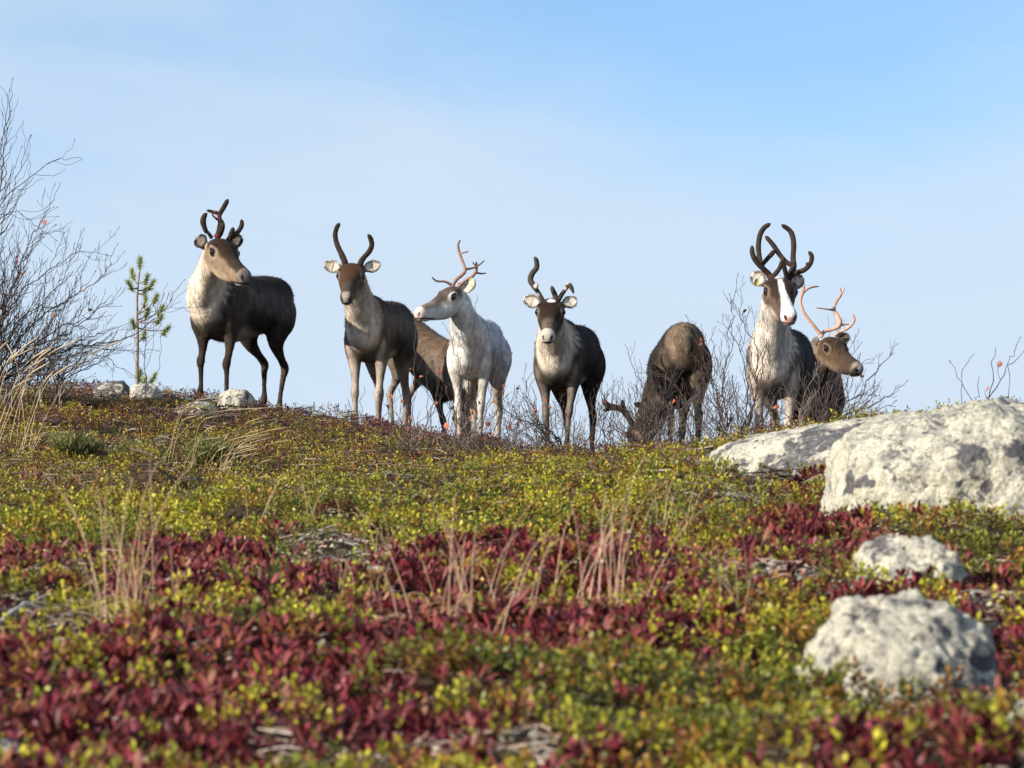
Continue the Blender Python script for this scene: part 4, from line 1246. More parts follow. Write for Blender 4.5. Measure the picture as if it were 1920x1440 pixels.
shrub('thin bare twigs standing before the forelegs of the second reindeer', (690, 22.3), upright([(610, 850), (650, 850), (665, 855), (690, 860), (705, 860), (738, 860), (748, 862), (560, 840), (545, 830)], [(585, 752), (632, 764), (686, 730), (655, 752), (735, 690), (722, 735), (770, 748), (572, 755), (556, 760)], 3, 22.3, 5, .0032), 13, maxlev=1, dens=.5, leaves=6, sub=.35, group=SG)
shrub('slender bare sapling in front of the grazing brown reindeer', (785, 22.6), upright([(778, 860), (786, 862), (800, 865), (815, 866), (770, 858), (830, 868), (842, 866)], [(778, 608), (800, 650), (822, 695), (860, 700), (742, 715), (838, 735), (812, 690)], 4, 22.6, 6, .0036), 17, maxlev=1, dens=.45, leaves=14, sub=.3, group=SG)
shrub('taller bare birch with orange leaves before the white reindeer', (880, 22.8), [
    ([(882, 868), (874, 800), (876, 735), (886, 660), (893, 548)], {'r': .0065, 'sub': .25, 'lev': 1, 'dens': .5}),
    ([(880, 868), (872, 790), (882, 690), (906, 630), (931, 609)], {'r': .0055, 'sub': .25, 'lev': 1, 'dens': .5}),
    ([(870, 868), (866, 760), (862, 700), (850, 640), (829, 600)], {'r': .005, 'sub': .25, 'lev': 1, 'dens': .5}),
    ([(862, 868), (855, 800), (868, 720), (880, 668), (865, 628)], {'r': .0045, 'lev': 1, 'dens': .5}),
    ([(895, 872), (905, 800), (920, 740), (935, 690), (950, 645)], {'r': .005, 'lev': 2, 'dens': .6, 'sub': .35}),
    ([(900, 872), (930, 800), (945, 740), (952, 690), (960, 660)], {'r': .005, 'lev': 2, 'dens': .6, 'sub': .35}),
    ([(850, 866), (835, 800), (815, 760), (800, 735)], {'r': .004, 'lev': 1, 'dens': .6}),
    ([(890, 872), (890, 820), (870, 770), (840, 720)], {'r': .004, 'lev': 1, 'dens': .6}),
    ([(905, 874), (940, 830), (985, 800), (1005, 770)], {'r': .005, 'lev': 2, 'dens': .9}),
] + thicket(20, 840, 970, 880, 820, 1010, 720, 840, 11, .003), 23, maxlev=2, dens=.7, leaves=22, group=SG)
shrub('tangled low bare birch around the legs of the white-browed reindeer', (1040, 22.6), [
    ([(1075, 878), (1040, 820), (1000, 795), (965, 790), (930, 760)], {'r': .008}),
    ([(1070, 878), (1030, 830), (1000, 770), (985, 730), (1000, 700)], {'r': .006}),
    ([(1060, 878), (1010, 840), (975, 790), (960, 750), (965, 720)], {'r': .006}),
    ([(1080, 878), (1050, 835), (1020, 800), (985, 810), (950, 835)], {'r': .007}),
    ([(1078, 878), (1075, 820), (1078, 770), (1085, 740)], {'r': .005}),
    ([(1085, 878), (1105, 820), (1120, 770), (1140, 735)], {'r': .005}),
    ([(1090, 880), (1120, 830), (1135, 780), (1128, 720)], {'r': .005}),
    ([(1095, 880), (1130, 850), (1150, 800), (1160, 760)], {'r': .005}),
    ([(1020, 875), (990, 850), (965, 830), (945, 790), (925, 770)], {'r': .005}),
    ([(1035, 876), (1025, 820), (1035, 770), (1055, 735)], {'r': .0045}),
    ([(1000, 874), (965, 850), (935, 830), (905, 820)], {'r': .005}),
] + thicket(32, 940, 1130, 890, 920, 1160, 740, 850, 3, .003), 29, maxlev=2, dens=.95, leaves=10, sub=.5, group=SG)
shrub('dense dark birch thicket in front of the rump of the grazing reindeer', (1255, 22.4), [
    ([(1300, 884), (1310, 810), (1290, 752), (1262, 712), (1225, 694), (1194, 692)], {'r': .007, 'sub': .35}),
    ([(1295, 884), (1300, 830), (1280, 780), (1240, 745), (1205, 720), (1172, 640)], {'r': .006, 'sub': .3, 'dens': .7}),
    ([(1240, 884), (1215, 850), (1200, 800), (1190, 760), (1196, 715)], {'r': .006}),
    ([(1220, 884), (1190, 850), (1165, 820), (1150, 780), (1152, 710)], {'r': .006}),
    ([(1210, 884), (1170, 860), (1140, 830), (1125, 780), (1135, 735)], {'r': .006}),
    ([(1260, 884), (1245, 840), (1230, 800), (1245, 750), (1285, 640)], {'r': .006, 'sub': .3}),
    ([(1270, 884), (1290, 830), (1320, 790), (1335, 740)], {'r': .006}),
    ([(1250, 884), (1215, 860), (1170, 850), (1135, 840)], {'r': .007}),
    ([(1255, 884), (1255, 830), (1280, 800), (1300, 760), (1325, 745)], {'r': .006}),
    ([(1280, 884), (1330, 840), (1350, 800), (1345, 760)], {'r': .006}),
    ([(1230, 884), (1225, 830), (1205, 790), (1175, 770), (1150, 750)], {'r': .005}),
    ([(1245, 884), (1210, 830), (1185, 815), (1160, 800), (1130, 790)], {'r': .005}),
] + thicket(44, 1120, 1340, 895, 1110, 1360, 700, 850, 5, .003), 31, maxlev=2, dens=1.15, leaves=14, sub=.5, group=SG)
shrub('tall twiggy birch rising left of the blazed reindeer', (1375, 21.5), [
    ([(1365, 862), (1352, 790), (1340, 712), (1331, 671), (1317, 602)], {'r': .007, 'sub': .3}),
    ([(1360, 862), (1350, 780), (1325, 690), (1308, 630), (1289, 589)], {'r': .006, 'sub': .28}),
    ([(1370, 862), (1360, 760), (1359, 682), (1373, 655), (1376, 615), (1372, 582)], {'r': .007, 'sub': .28}),
    ([(1385, 862), (1412, 760), (1421, 690), (1418, 642), (1396, 604), (1386, 574), (1372, 546)], {'r': .008, 'sub': .28}),
    ([(1380, 862), (1400, 760), (1395, 680), (1372, 610), (1385, 513)], {'r': .006, 'sub': .22}),
    ([(1390, 862), (1395, 800), (1420, 740), (1440, 700), (1425, 640)], {'r': .006, 'sub': .35}),
    ([(1395, 862), (1420, 800), (1445, 770), (1470, 720), (1490, 690)], {'r': .006, 'sub': .4}),
    ([(1365, 862), (1345, 800), (1360, 740), (1345, 690), (1335, 640)], {'r': .006, 'sub': .35}),
    ([(1380, 862), (1370, 820), (1340, 780), (1325, 730), (1365, 660)], {'r': .006}),
    ([(1390, 862), (1410, 830), (1440, 800), (1465, 790), (1490, 770)], {'r': .006}),
    ([(1360, 862), (1345, 830), (1325, 800), (1300, 780)], {'r': .006}),
    ([(1375, 862), (1385, 800), (1380, 750), (1350, 720), (1322, 715)], {'r': .005}),
] + thicket(20, 1340, 1490, 870, 1320, 1510, 690, 820, 7, .003), 37, maxlev=2, dens=1.0, leaves=16, sub=.42, group=SG)
shrub('bare birch leaning right over the slab below the rightmost reindeer', (1545, 20.5), [
    ([(1560, 830), (1590, 775), (1640, 755), (1685, 730), (1713, 706)], {'r': .007, 'sub': .25, 'dens': .8}),
    ([(1555, 830), (1600, 770), (1630, 715), (1660, 680), (1688, 641)], {'r': .006, 'sub': .3}),
    ([(1550, 830), (1580, 770), (1590, 720), (1600, 690), (1650, 662)], {'r': .006, 'sub': .35}),
    ([(1545, 830), (1565, 770), (1580, 720), (1570, 650), (1585, 600)], {'r': .005, 'sub': .25}),
    ([(1540, 830), (1540, 770), (1550, 720), (1590, 690), (1615, 610)], {'r': .005, 'sub': .25}),
    ([(1530, 830), (1515, 770), (1490, 740), (1470, 720)], {'r': .006, 'sub': .4}),
    ([(1540, 830), (1520, 760), (1500, 700), (1480, 660)], {'r': .005, 'sub': .35}),
    ([(1560, 830), (1600, 790), (1640, 770), (1690, 745)], {'r': .006, 'sub': .35}),
    ([(1555, 830), (1585, 800), (1620, 760), (1640, 740), (1645, 700)], {'r': .006, 'sub': .4}),
    ([(1550, 830), (1560, 790), (1580, 760), (1610, 740), (1660, 735)], {'r': .006, 'sub': .45}),
    ([(1520, 835), (1500, 800), (1465, 770), (1440, 760)], {'r': .006, 'sub': .4}),
] + thicket(10, 1490, 1580, 832, 1470, 1650, 680, 800, 9), 41, maxlev=2, dens=1.0, leaves=8, sub=.42, group=SG)
shrub('low tangle of dark bare twigs on the slope below the grazing brown reindeer', (820, 19.4), thicket(52, 650, 1010, 925, 630, 1030, 765, 880, 13, .0042), 61, maxlev=1, dens=.9, leaves=16, group=SG)
shrub('few bare twigs showing above the top of the huge boulder', (1850, 17.0), [
    ([(1835, 800), (1826, 757), (1812, 725), (1804, 703), (1787, 675)], {'r': .0035, 'lev': 0}),
    ([(1804, 704), (1810, 685), (1819, 668)], {'r': .0022, 'lev': 0}),
    ([(1855, 800), (1854, 757), (1862, 720), (1866, 690), (1870, 649)], {'r': .004, 'lev': 1, 'sub': .18, 'dens': .3}),
    ([(1856, 800), (1858, 745), (1872, 720), (1890, 692), (1925, 655)], {'r': .004, 'lev': 1, 'sub': .2, 'dens': .3}),
    ([(1891, 691), (1893, 668), (1896, 643)], {'r': .002, 'lev': 0}),
    ([(1828, 757), (1826, 735), (1820, 715)], {'r': .002, 'lev': 0}),
    ([(1905, 800), (1908, 768), (1910, 745)], {'r': .003, 'lev': 1}),
], 43, maxlev=1, dens=.4, leaves=4, sub=.2, group=SG)
shrub('far spindly twigs behind the necks of the two right reindeer', (1560, 27.8), upright([(1560, 800), (1570, 800), (1585, 800), (1545, 800)], [(1556, 590), (1566, 588), (1588, 596), (1600, 640)], 9, 27.8, 6, .004), 47, maxlev=1, dens=.5, sub=.2, group=SG, col=BARKP)

# ------------------------------------------------------------------ pine sapling
YP = 25.6
pb = on_ground(257, YP)
pine = empty('pine_sapling', pb, 'spindly young pine with bushy green needle tufts left of the first reindeer', 'tree')
mb = MB(); tr = catmull(np.array([P(258, 735, YP), P(257, 690, YP), P(258, 630, YP), P(257, 560, YP), P(262, 505, YP)]), 6)
mb.add(*tube(tr, np.linspace(.015, .006, len(tr)), 7), (.20, .15, .11)); link('trunk', mb.mesh('trunk', pb), M_BARK, pine)
rsP = np.random.default_rng(2)
tufts = [((260, 520), (263, 490), 0), ((259, 535), (248, 512), .02), ((258, 540), (243, 534), -.04), ((258, 545), (285, 533), .03), ((258, 530), (275, 522), -.06), ((258, 550), (272, 545), .08), ((258, 590), (272, 565), .05), ((258, 590), (292, 560), -.04),
         ((258, 600), (276, 585), .05), ((258, 605), (302, 580), .02), ((258, 605), (300, 598), -.05), ((258, 615), (313, 618), .0), ((258, 612), (250, 606), -.05), ((258, 640), (270, 628), .1), ((257, 716), (262, 702), 0), ((258, 722), (288, 708), -.04), ((257, 722), (270, 715), .06)]
for (b_, t_, dy) in tufts:
    p0 = P(b_[0], b_[1], YP); p1 = P(t_[0], t_[1], YP + dy * 2)
    mb = MB(); mb.add(*tube(catmull(np.array([p0, p0 * .5 + p1 * .5 - UP * .015, p1]), 4), np.linspace(.006, .003, 9), 5), (.17, .12, .09))
    br = link('branch', mb.mesh('branch', pb), M_BARK, pine)
    ax = nrm(p1 - p0) * .5 + UP * .6; ax = nrm(ax)
    k = 210
    s_ = rsP.random(k); base = p1 + ax * ((s_ - .75) * .075)[:, None]
    dr = nrm(ax * (.55 + .5 * s_)[:, None] + rsP.normal(0, .55, (k, 3)))
    ln = rsP.uniform(.03, .056, k)
    wv = nrm(np.cross(dr, rsP.normal(0, 1, (k, 3)))) * .0023
    Vn = np.stack([base - wv, base + wv, base + dr * ln[:, None]], 1).reshape(-1, 3)
    cn = np.array((.23, .28, .075)) * rsP.uniform(.6, 1.5, (k, 1)) + np.array((.05, .02, 0)) * rsP.random((k, 1))
    me = new_mesh('needle_tuft', Vn - pb, np.arange(3 * k).reshape(-1, 3), np.repeat(cn, 3, 0), False)
    link('needle_tuft', me, M_LEAF, br)

# ------------------------------------------------------------------ ground plants
def blob(px, py, cx, cy, rx, ry):
    return np.exp(-(((px - cx) / rx) ** 2 + ((py - cy) / ry) ** 2))


def plant_map(x, y):
    """weights of crowberry (green), bearberry (red) and bare litter at ground points"""
    z = ground_z(x, y, False)
    px, py = proj(np.stack([x, y, z], -1))
    p = np.stack([x, y], -1)
    n1 = fbm(p * 2.6, 3, 21) - .5; n2 = fbm(p * 5.5, 3, 31) - .5; n3 = fbm(p * 1.1, 2, 41) - .5
    g = .55 * np.ones_like(x); r = .12 * np.ones_like(x); b = .15 * np.ones_like(x)
    near = smooth01(1010, 1060, py)
    # near carpet: red rules, green in patches
    r = r + near * .55; g = g - near * .25; b = b + near * .12
    g = g + 1.1 * smooth01(880, 930, py) * (1 - smooth01(1000, 1045, py)) * (1 - .8 * smooth01(1300, 1400, px)) * (1 - smooth01(1430, 1500, px))
    for (cx, cy, rx, ry, a) in ((200, 1040, 260, 30, .7), (1330, 1040, 110, 50, .9), (1330, 960, 160, 40, .4), (1480, 1220, 90, 70, 1.6), (1340, 1390, 330, 85, 1.9), (900, 1330, 160, 60, .5), (1760, 1010, 130, 50, 1.3), (1840, 1060, 120, 70, .9),
                                (580, 1330, 120, 60, .35), (1080, 1150, 130, 50, .3), (1500, 850, 90, 40, .8), (480, 1240, 110, 40, .35), (1620, 1120, 70, 30, .5), (1850, 1400, 120, 60, .4), (880, 1180, 80, 40, .4), (60, 1010, 180, 40, .8)):
        g = g + a * blob(px, py, cx, cy, rx, ry)
    for (cx, cy, rx, ry, a) in ((180, 715, 70, 25, 1.4), (330, 1070, 130, 45, .6), (1150, 1060, 170, 60, .8), (1500, 1030, 150, 60, 1.0), (1620, 975, 90, 40, .9), (260, 915, 60, 40, 1.2), (1490, 925, 40, 25, 1.2), (300, 1330, 340, 110, .6), (800, 1220, 260, 60, .5),
                                (740, 800, 90, 30, .9), (900, 830, 90, 30, .5), (1130, 1250, 200, 40, .6), (1690, 1100, 80, 20, .5), (480, 790, 90, 20, .5), (60, 950, 90, 20, .5)):
        r = r + a * blob(px, py, cx, cy, rx, ry)
    for (cx, cy, rx, ry, a) in ((660, 1060, 110, 38, 1.5), (100, 1195, 190, 55, 1.1), (560, 1400, 170, 50, 1.0), (1420, 1100, 130, 45, 1.1), (1750, 1370, 150, 50, .9), (1870, 1180, 120, 60, .6), (1000, 1180, 220, 28, .5), (1330, 960, 90, 30, .7), (500, 1180, 160, 30, .7), (1400, 930, 120, 40, 1.0),
                                (120, 1085, 150, 25, .5), (420, 780, 60, 20, .9), (1230, 980, 80, 20, .5), (850, 1440, 200, 40, .4)):
        b = b + 1.25 * a * blob(px, py, cx, cy, rx, ry)
    g = g + 1.5 * n1 + .5 * n3; r = r + 1.5 * n2 - .4 * n3; b = b - .8 * n1 - .5 * n2
    return px, py, np.maximum(g, .02), np.maximum(r, .02), np.maximum(b, .02)


def scatter(n, y0, y1, power, rng, margin=.152, extra=.30):
    ys = np.linspace(y0, y1, 600)
    w = (margin * ys + extra) * ys ** (-power); cdf = np.cumsum(w); cdf = cdf / cdf[-1]
    y = np.interp(rng.random(n), cdf, ys)
    x = (rng.random(n) * 2 - 1) * (margin * y + extra)
    return x, y


def visible(x, y, lift=.05):
    """drop plants on ground that faces away behind the crest"""
    return np.ones(len(x), bool)


def instances(tV, tF, tC, pos, rot_z, tilt, tiltdir, scale, tint, leafvar=None):
    """bake copies of a template: returns V, F, C"""
    n, m = len(pos), len(tV)
    c, s = np.cos(rot_z), np.sin(rot_z)
    X = tV[None, :, 0] * c[:, None] - tV[None, :, 1] * s[:, None]
    Y = tV[None, :, 0] * s[:, None] + tV[None, :, 1] * c[:, None]
    Z = np.broadcast_to(tV[None, :, 2], (n, m))
    X = X + Z * (np.cos(tiltdir) * tilt)[:, None]; Y = Y + Z * (np.sin(tiltdir) * tilt)[:, None]
    V = np.stack([X, Y, Z], -1) * scale[:, None, None] + pos[:, None, :]
    F = (tF[None] + (np.arange(n) * m)[:, None, None]).reshape(-1, tF.shape[1])
    C = tC[None] * tint[:, None, :]
    return V.reshape(-1, 3), F, np.clip(C.reshape(-1, 3), .002, .9)


def needle_sprig(rs, nl, h=.045, ll=.011, lw=.0036, spread=1.0, tri=False):
    """upright shoot clothed in short blunt leaves; two triangles a leaf"""
    V, F, C = [], [], []
    for i in range(nl):
        t = i / (nl - 1)
        ph = i * 2.4 + rs.random()
        z = h * (.30 + .70 * t)
        el = .15 + 1.05 * t ** 2 + rs.normal(0, .15)
        d = np.array([math.cos(ph) * math.cos(el), math.sin(ph) * math.cos(el), math.sin(el)])
        b = np.array([rs.normal(0, .002), rs.normal(0, .002), z])
        s_ = np.cross(d, UP); s_ = s_ / (np.linalg.norm(s_) + 1e-6)
        l = ll * rs.uniform(.8, 1.2) * spread; w = lw * rs.uniform(.8, 1.2) * spread
        k = len(V)
        if tri:
            V += [b, b + d * l * .8 + s_ * w, b + d * l - s_ * w * .8]
            F += [(k, k + 1, k + 2)]
        else:
            V += [b, b + d * l * .55 + s_ * w, b + d * l, b + d * l * .55 - s_ * w]
            F += [(k, k + 1, k + 2), (k, k + 2, k + 3)]
        C += [np.array((1, 1, 1)) * rs.uniform(.75, 1.2)] * (3 if tri else 4)
    return np.array(V), np.array(F), np.array(C)


def rosette(rs, nl, ll=.030, lw=.0125):
    """tuft of upright oblong leaves with a folded rib; six triangles a leaf"""
    V, F, C = [], [], []
    for i in range(nl):
        ph = i * 2.4 + rs.normal(0, .3)
        el = rs.uniform(.5, 1.25)
        d = np.array([math.cos(ph) * math.cos(el), math.sin(ph) * math.cos(el), math.sin(el)])
        s_ = np.array([-math.sin(ph), math.cos(ph), 0]); s_ = nrm(s_ + rs.normal(0, .3, 3)); nn = np.cross(s_, d)
        l = ll * rs.uniform(.65, 1.15); w = lw * rs.uniform(.8, 1.15) * .5
        b = np.array([rs.normal(0, .006), rs.normal(0, .006), rs.uniform(.0, .014)])
        k = len(V)
        cv = rs.uniform(.0, .16)
        V += [b, b + d * l * .45 - s_ * w * .85 + nn * w * .35, b + d * l * .5 - nn * w * .1, b + d * l * .45 + s_ * w * .85 + nn * w * .35,
              b + d * l * .82 - s_ * w * .75 + nn * (w * .25 + cv * l * .5), b + d * l * .82 + s_ * w * .75 + nn * (w * .25 + cv * l * .5), b + d * l + nn * cv * l]
        F += [(k, k + 2, k + 1), (k, k + 3, k + 2), (k + 1, k + 2, k + 4), (k + 2, k + 3, k + 5), (k + 2, k + 6, k + 4), (k + 2, k + 5, k + 6)]
        C += [np.array((1, 1, 1)) * rs.uniform(.55, 1.35) * np.array((1, rs.uniform(.7, 1.5), rs.uniform(.8, 1.2)))] * 7
    return np.array(V), np.array(F), np.array(C)


def carpet(name, label, cat, templates, x, y, tint, scale, lift, mat, rng, tiltmax=.5):
    Vs, Fs, Cs, n = [], [], [], 0
    z = ground_z(x, y)
    which = rng.integers(0, len(templates), len(x))
    for k, (tV, tF, tC) in enumerate(templates):
        m = which == k
        c = int(m.sum())
        if not c: continue
        pos = np.stack([x[m], y[m], z[m] + lift[m]], 1)
        V, F, C = instances(tV, tF, tC, pos, rng.random(c) * 6.28, rng.random(c) * tiltmax, rng.random(c) * 6.28, scale[m], tint[m])
        Vs.append(V); Fs.append(F + n); Cs.append(C); n += len(V)
    me = new_mesh(name, np.concatenate(Vs), np.concatenate(Fs), np.concatenate(Cs), True)
    return link(name, me, mat, None, label, cat, None, 'stuff')


rg = np.random.default_rng(77)
T_CROW = [needle_sprig(rg, 9, .045, .0125, .0046) for _ in range(10)]
T_CROWF = [needle_sprig(rg, 7, .048, .0130, .0048, 1.0, True) for _ in range(8)]
T_BEAR = [rosette(rg, 6, .037, .0150) for _ in range(7)]
T_BEARF = [needle_sprig(rg, 7, .034, .015, .0055, 1.0, True) for _ in range(5)]


def pick_type(x, y, rng):
    px, py, g, r, b = plant_map(x, y)
    g, r, b = g ** 3.2, r ** 3.2, b ** 3.2
    u = rng.random(len(x)) * (g + r + b)
    t = np.where(u < g, 0, np.where(u < g + r, 1, 2))
    stray = rng.random(len(x)) < .13           # single tufts growing in their neighbours' mats
    return px, py, np.where(stray, rng.choice([0, 0, 1, 2], len(x)), t)


def green_tint(x, y, rng):
    p = np.stack([x, y], -1); n = len(x)
    a = fbm(p * 3.1, 3, 61); b = fbm(p * 9, 2, 71); c3 = fbm(p * 2.1 + 9, 3, 81)
    far = smooth01(14, 20, y)[:, None]
    yel = np.array((.36, .325, .028)) * (1 - far) + np.array((.34, .285, .028)) * far
    oli = np.array((.155, .168, .022)) * (1 - far) + np.array((.12, .125, .020)) * far
    org = np.array((.30, .115, .024)); brn = np.array((.11, .046, .026))
    k = smooth01(.40, .60, a + rng.normal(0, .08, n))
    c = oli * (1 - k[:, None]) + yel * k[:, None]
    o = rng.random(n) < (.05 + .35 * smooth01(.5, .64, b))
    c[o] = org * .65 + c[o] * .35
    o = rng.random(n) < .06 + (.22 + .34 * far[:, 0]) * smooth01(.52, .64, c3)
    c[o] = np.where(rng.random((int(o.sum()), 1)) < .5, brn, org * .6)
    return c * rng.uniform(.62, 1.25, (n, 1))


def red_tint(x, y, rng):
    n = len(x)
    c = np.tile(np.array((.19, .034, .042)), (n, 1))
    k = rng.random(n)
    c[k < .28] = (.11, .019, .028); c[k > .82] = (.28, .062, .064); c[k > .94] = (.28, .10, .055)
    return c * rng.uniform(.7, 1.25, (n, 1))


def clumps(n, y0, y1, power, per, rad, rng):
    """plants grow in tufts: tuft centres, then shoots round each centre (domed)"""
    px_, py_ = scatter(n // per, y0, y1, power, rng)
    pid = np.repeat(np.arange(len(px_)), per)
    size = rng.uniform(.6, 1.5, len(px_))[pid]
    off = rng.normal(0, 1, (len(pid), 2)) * (rad * size)[:, None]
    x = px_[pid] + off[:, 0]; y = py_[pid] + off[:, 1]
    dome = rad * size * 1.1 * np.exp(-(off ** 2).sum(1) / (rad * size) ** 2 * .5)
    ok = clear_of_rocks(x, y)
    return px_, py_, pid[ok], x[ok], y[ok], dome[ok]


NF = dict(near=69000, far=98000)
cx, cy, pid, x, y, dome = clumps(NF['near'], 5.0, 14.5, .9, 6, .021, rg)
ty = pick_type(cx, cy, rg)[2][pid]
tint = green_tint(cx, cy, rg)[pid] * rg.uniform(.8, 1.2, (len(pid), 1))
m = ty == 0
carpet('crowberry', 'yellow-green crowberry shoots carpeting the near slope', 'ground cover', T_CROW, x[m], y[m], tint[m], rg.uniform(.8, 1.35, m.sum()), dome[m] + rg.uniform(-.016, .006, m.sum()), M_LEAF, rg)
tint = red_tint(cx, cy, rg)[pid] * .5 + red_tint(x, y, rg) * .5
m = (ty == 1) & (rg.random(len(x)) < .62)
carpet('bearberry', 'crimson bearberry leaves carpeting the near slope', 'ground cover', T_BEAR, x[m], y[m], tint[m], rg.uniform(.75, 1.25, m.sum()), dome[m] + rg.uniform(-.012, .008, m.sum()), M_LEAF, rg)

cx, cy, pid, x, y, dome = clumps(NF['far'], 14.0, 27.0, .4, 7, .036, rg)
ty = pick_type(cx, cy, rg)[2][pid]
tint = green_tint(cx, cy, rg)[pid] * rg.uniform(.75, 1.2, (len(pid), 1))
m = ty == 0
carpet('crowberry', 'olive and yellow crowberry mat over the far mound and crest', 'ground cover', T_CROWF, x[m], y[m], tint[m], rg.uniform(.8, 1.35, m.sum()) * (1 - .35 * smooth01(23, 24.5, y[m])), dome[m] + rg.uniform(-.022, .008, m.sum()), M_LEAF, rg)
tint = red_tint(cx, cy, rg)[pid]
m = ty == 1
carpet('bilberry', 'dark red bilberry and bearberry leaves on the far mound', 'ground cover', T_BEARF, x[m], y[m], tint[m] * np.array((.8, 1.3, 1.0)), rg.uniform(.8, 1.35, m.sum()), dome[m] + rg.uniform(-.015, .008, m.sum()), M_LEAF, rg)


# the heath goes on to both sides
ys = rg.uniform(4.2, 26, 26000)
side = np.where(rg.random(len(ys)) < .5, -1, 1)
xs = side * (.152 * ys + .28 + rg.random(len(ys)) ** 1.2 * 1.7)
ok = clear_of_rocks(xs, ys); xs, ys, side = xs[ok], ys[ok], side[ok]
red = fbm(np.stack([xs, ys], -1) * 1.9, 3, 33) + .12 * (1 - smooth01(9, 13, ys)) > .54
tint = np.where(red[:, None], red_tint(xs, ys, rg), green_tint(xs, ys, rg))
carpet('heath', 'mixed green and red dwarf heath continuing to both sides of the slope', 'ground cover', T_CROWF, xs, ys, tint, rg.uniform(1.5, 2.5, len(xs)), rg.uniform(-.03, .0, len(xs)), M_LEAF, rg)


# litter: dead twigs, bleached leaves and lichen crumbs lying on the soil
def stick_template(rs):
    a = rs.random() * 6.28; l = rs.uniform(.018, .06)
    d = np.array([math.cos(a), math.sin(a), rs.uniform(-.1, .35)])
    q = np.array([-.5 * l * d, .05 * rs.normal(size=3) * l, .5 * l * d]); q[:, 2] += .012
    V, F = tube(q, np.array([.0014, .0016, .0008]), 3, False)
    return V, F, np.ones((len(V), 3))


def crumb_template(rs):
    V = np.array([(1, 0, 0), (0, 1, 0), (-1, 0, 0), (0, -1, 0), (0, 0, 1), (0, 0, -.5)], float) * .010
    F = np.array([(0, 1, 4), (1, 2, 4), (2, 3, 4), (3, 0, 4), (1, 0, 5), (2, 1, 5), (3, 2, 5), (0, 3, 5)])
    V = V * rs.uniform(.5, 1.3, (6, 1)) * np.array([1, 1, .7])
    return V + np.array([0, 0, .006]), F, np.ones((6, 3))


x, y = scatter(80000, 5.0, 13.5, .9, rg)
ok = clear_of_rocks(x, y); x, y = x[ok], y[ok]
px, py, ty = pick_type(x, y, rg)
m = (ty == 2) | (rg.random(len(x)) < .06); x, y = x[m], y[m]
u = rg.random(len(x))
m = u < .55
pal = np.array([(.24, .195, .155), (.38, .335, .29), (.11, .085, .066), (.42, .32, .24), (.18, .10, .08)])
carpet('twig_litter', 'grey and brown dead twigs littering the bare soil patches', 'litter', [stick_template(rg) for _ in range(10)], x[m], y[m], pal[rg.integers(0, 5, m.sum())], rg.uniform(.8, 1.8, m.sum()), rg.uniform(0, .01, m.sum()), M_LITTER, rg)
m = (u >= .55) & (u < .86)
pal = np.array([(.40, .39, .30), (.30, .30, .25), (.46, .42, .33), (.20, .19, .16), (.42, .30, .25)])
carpet('reindeer_lichen', 'pale crumbs of lichen and gravel on the bare soil patches', 'lichen', [crumb_template(rg) for _ in range(6)], x[m], y[m], pal[rg.integers(0, 5, m.sum())], rg.uniform(.5, 1.5, m.sum()), rg.uniform(-.003, .006, m.sum()), M_LITTER, rg)
m = u >= .86
pal = np.array([(.40, .22, .15), (.30, .17, .12), (.45, .33, .24)])
carpet('fallen_leaf_litter', 'withered tan and pink leaves lying among the litter', 'litter', [rosette(rg, 2, .024, .012) for _ in range(5)], x[m], y[m], pal[rg.integers(0, 3, m.sum())], rg.uniform(.6, 1.2, m.sum()), rg.uniform(-.004, .004, m.sum()), M_LEAF, rg, 1.5)


x, y = scatter(16000, 13.5, 25.5, .5, rg)
ok = clear_of_rocks(x, y); x, y = x[ok], y[ok]
pal = np.array([(.22, .18, .15), (.10, .07, .058), (.07, .05, .045), (.30, .25, .21), (.15, .08, .06)])
carpet('twig_litter', 'dead stems and twigs poking from the far mound cover', 'litter', [stick_template(rg) for _ in range(10)], x, y, pal[rg.integers(0, 5, len(x))], rg.uniform(1.4, 3.0, len(x)), rg.uniform(.0, .035, len(x)), M_LITTER, rg)


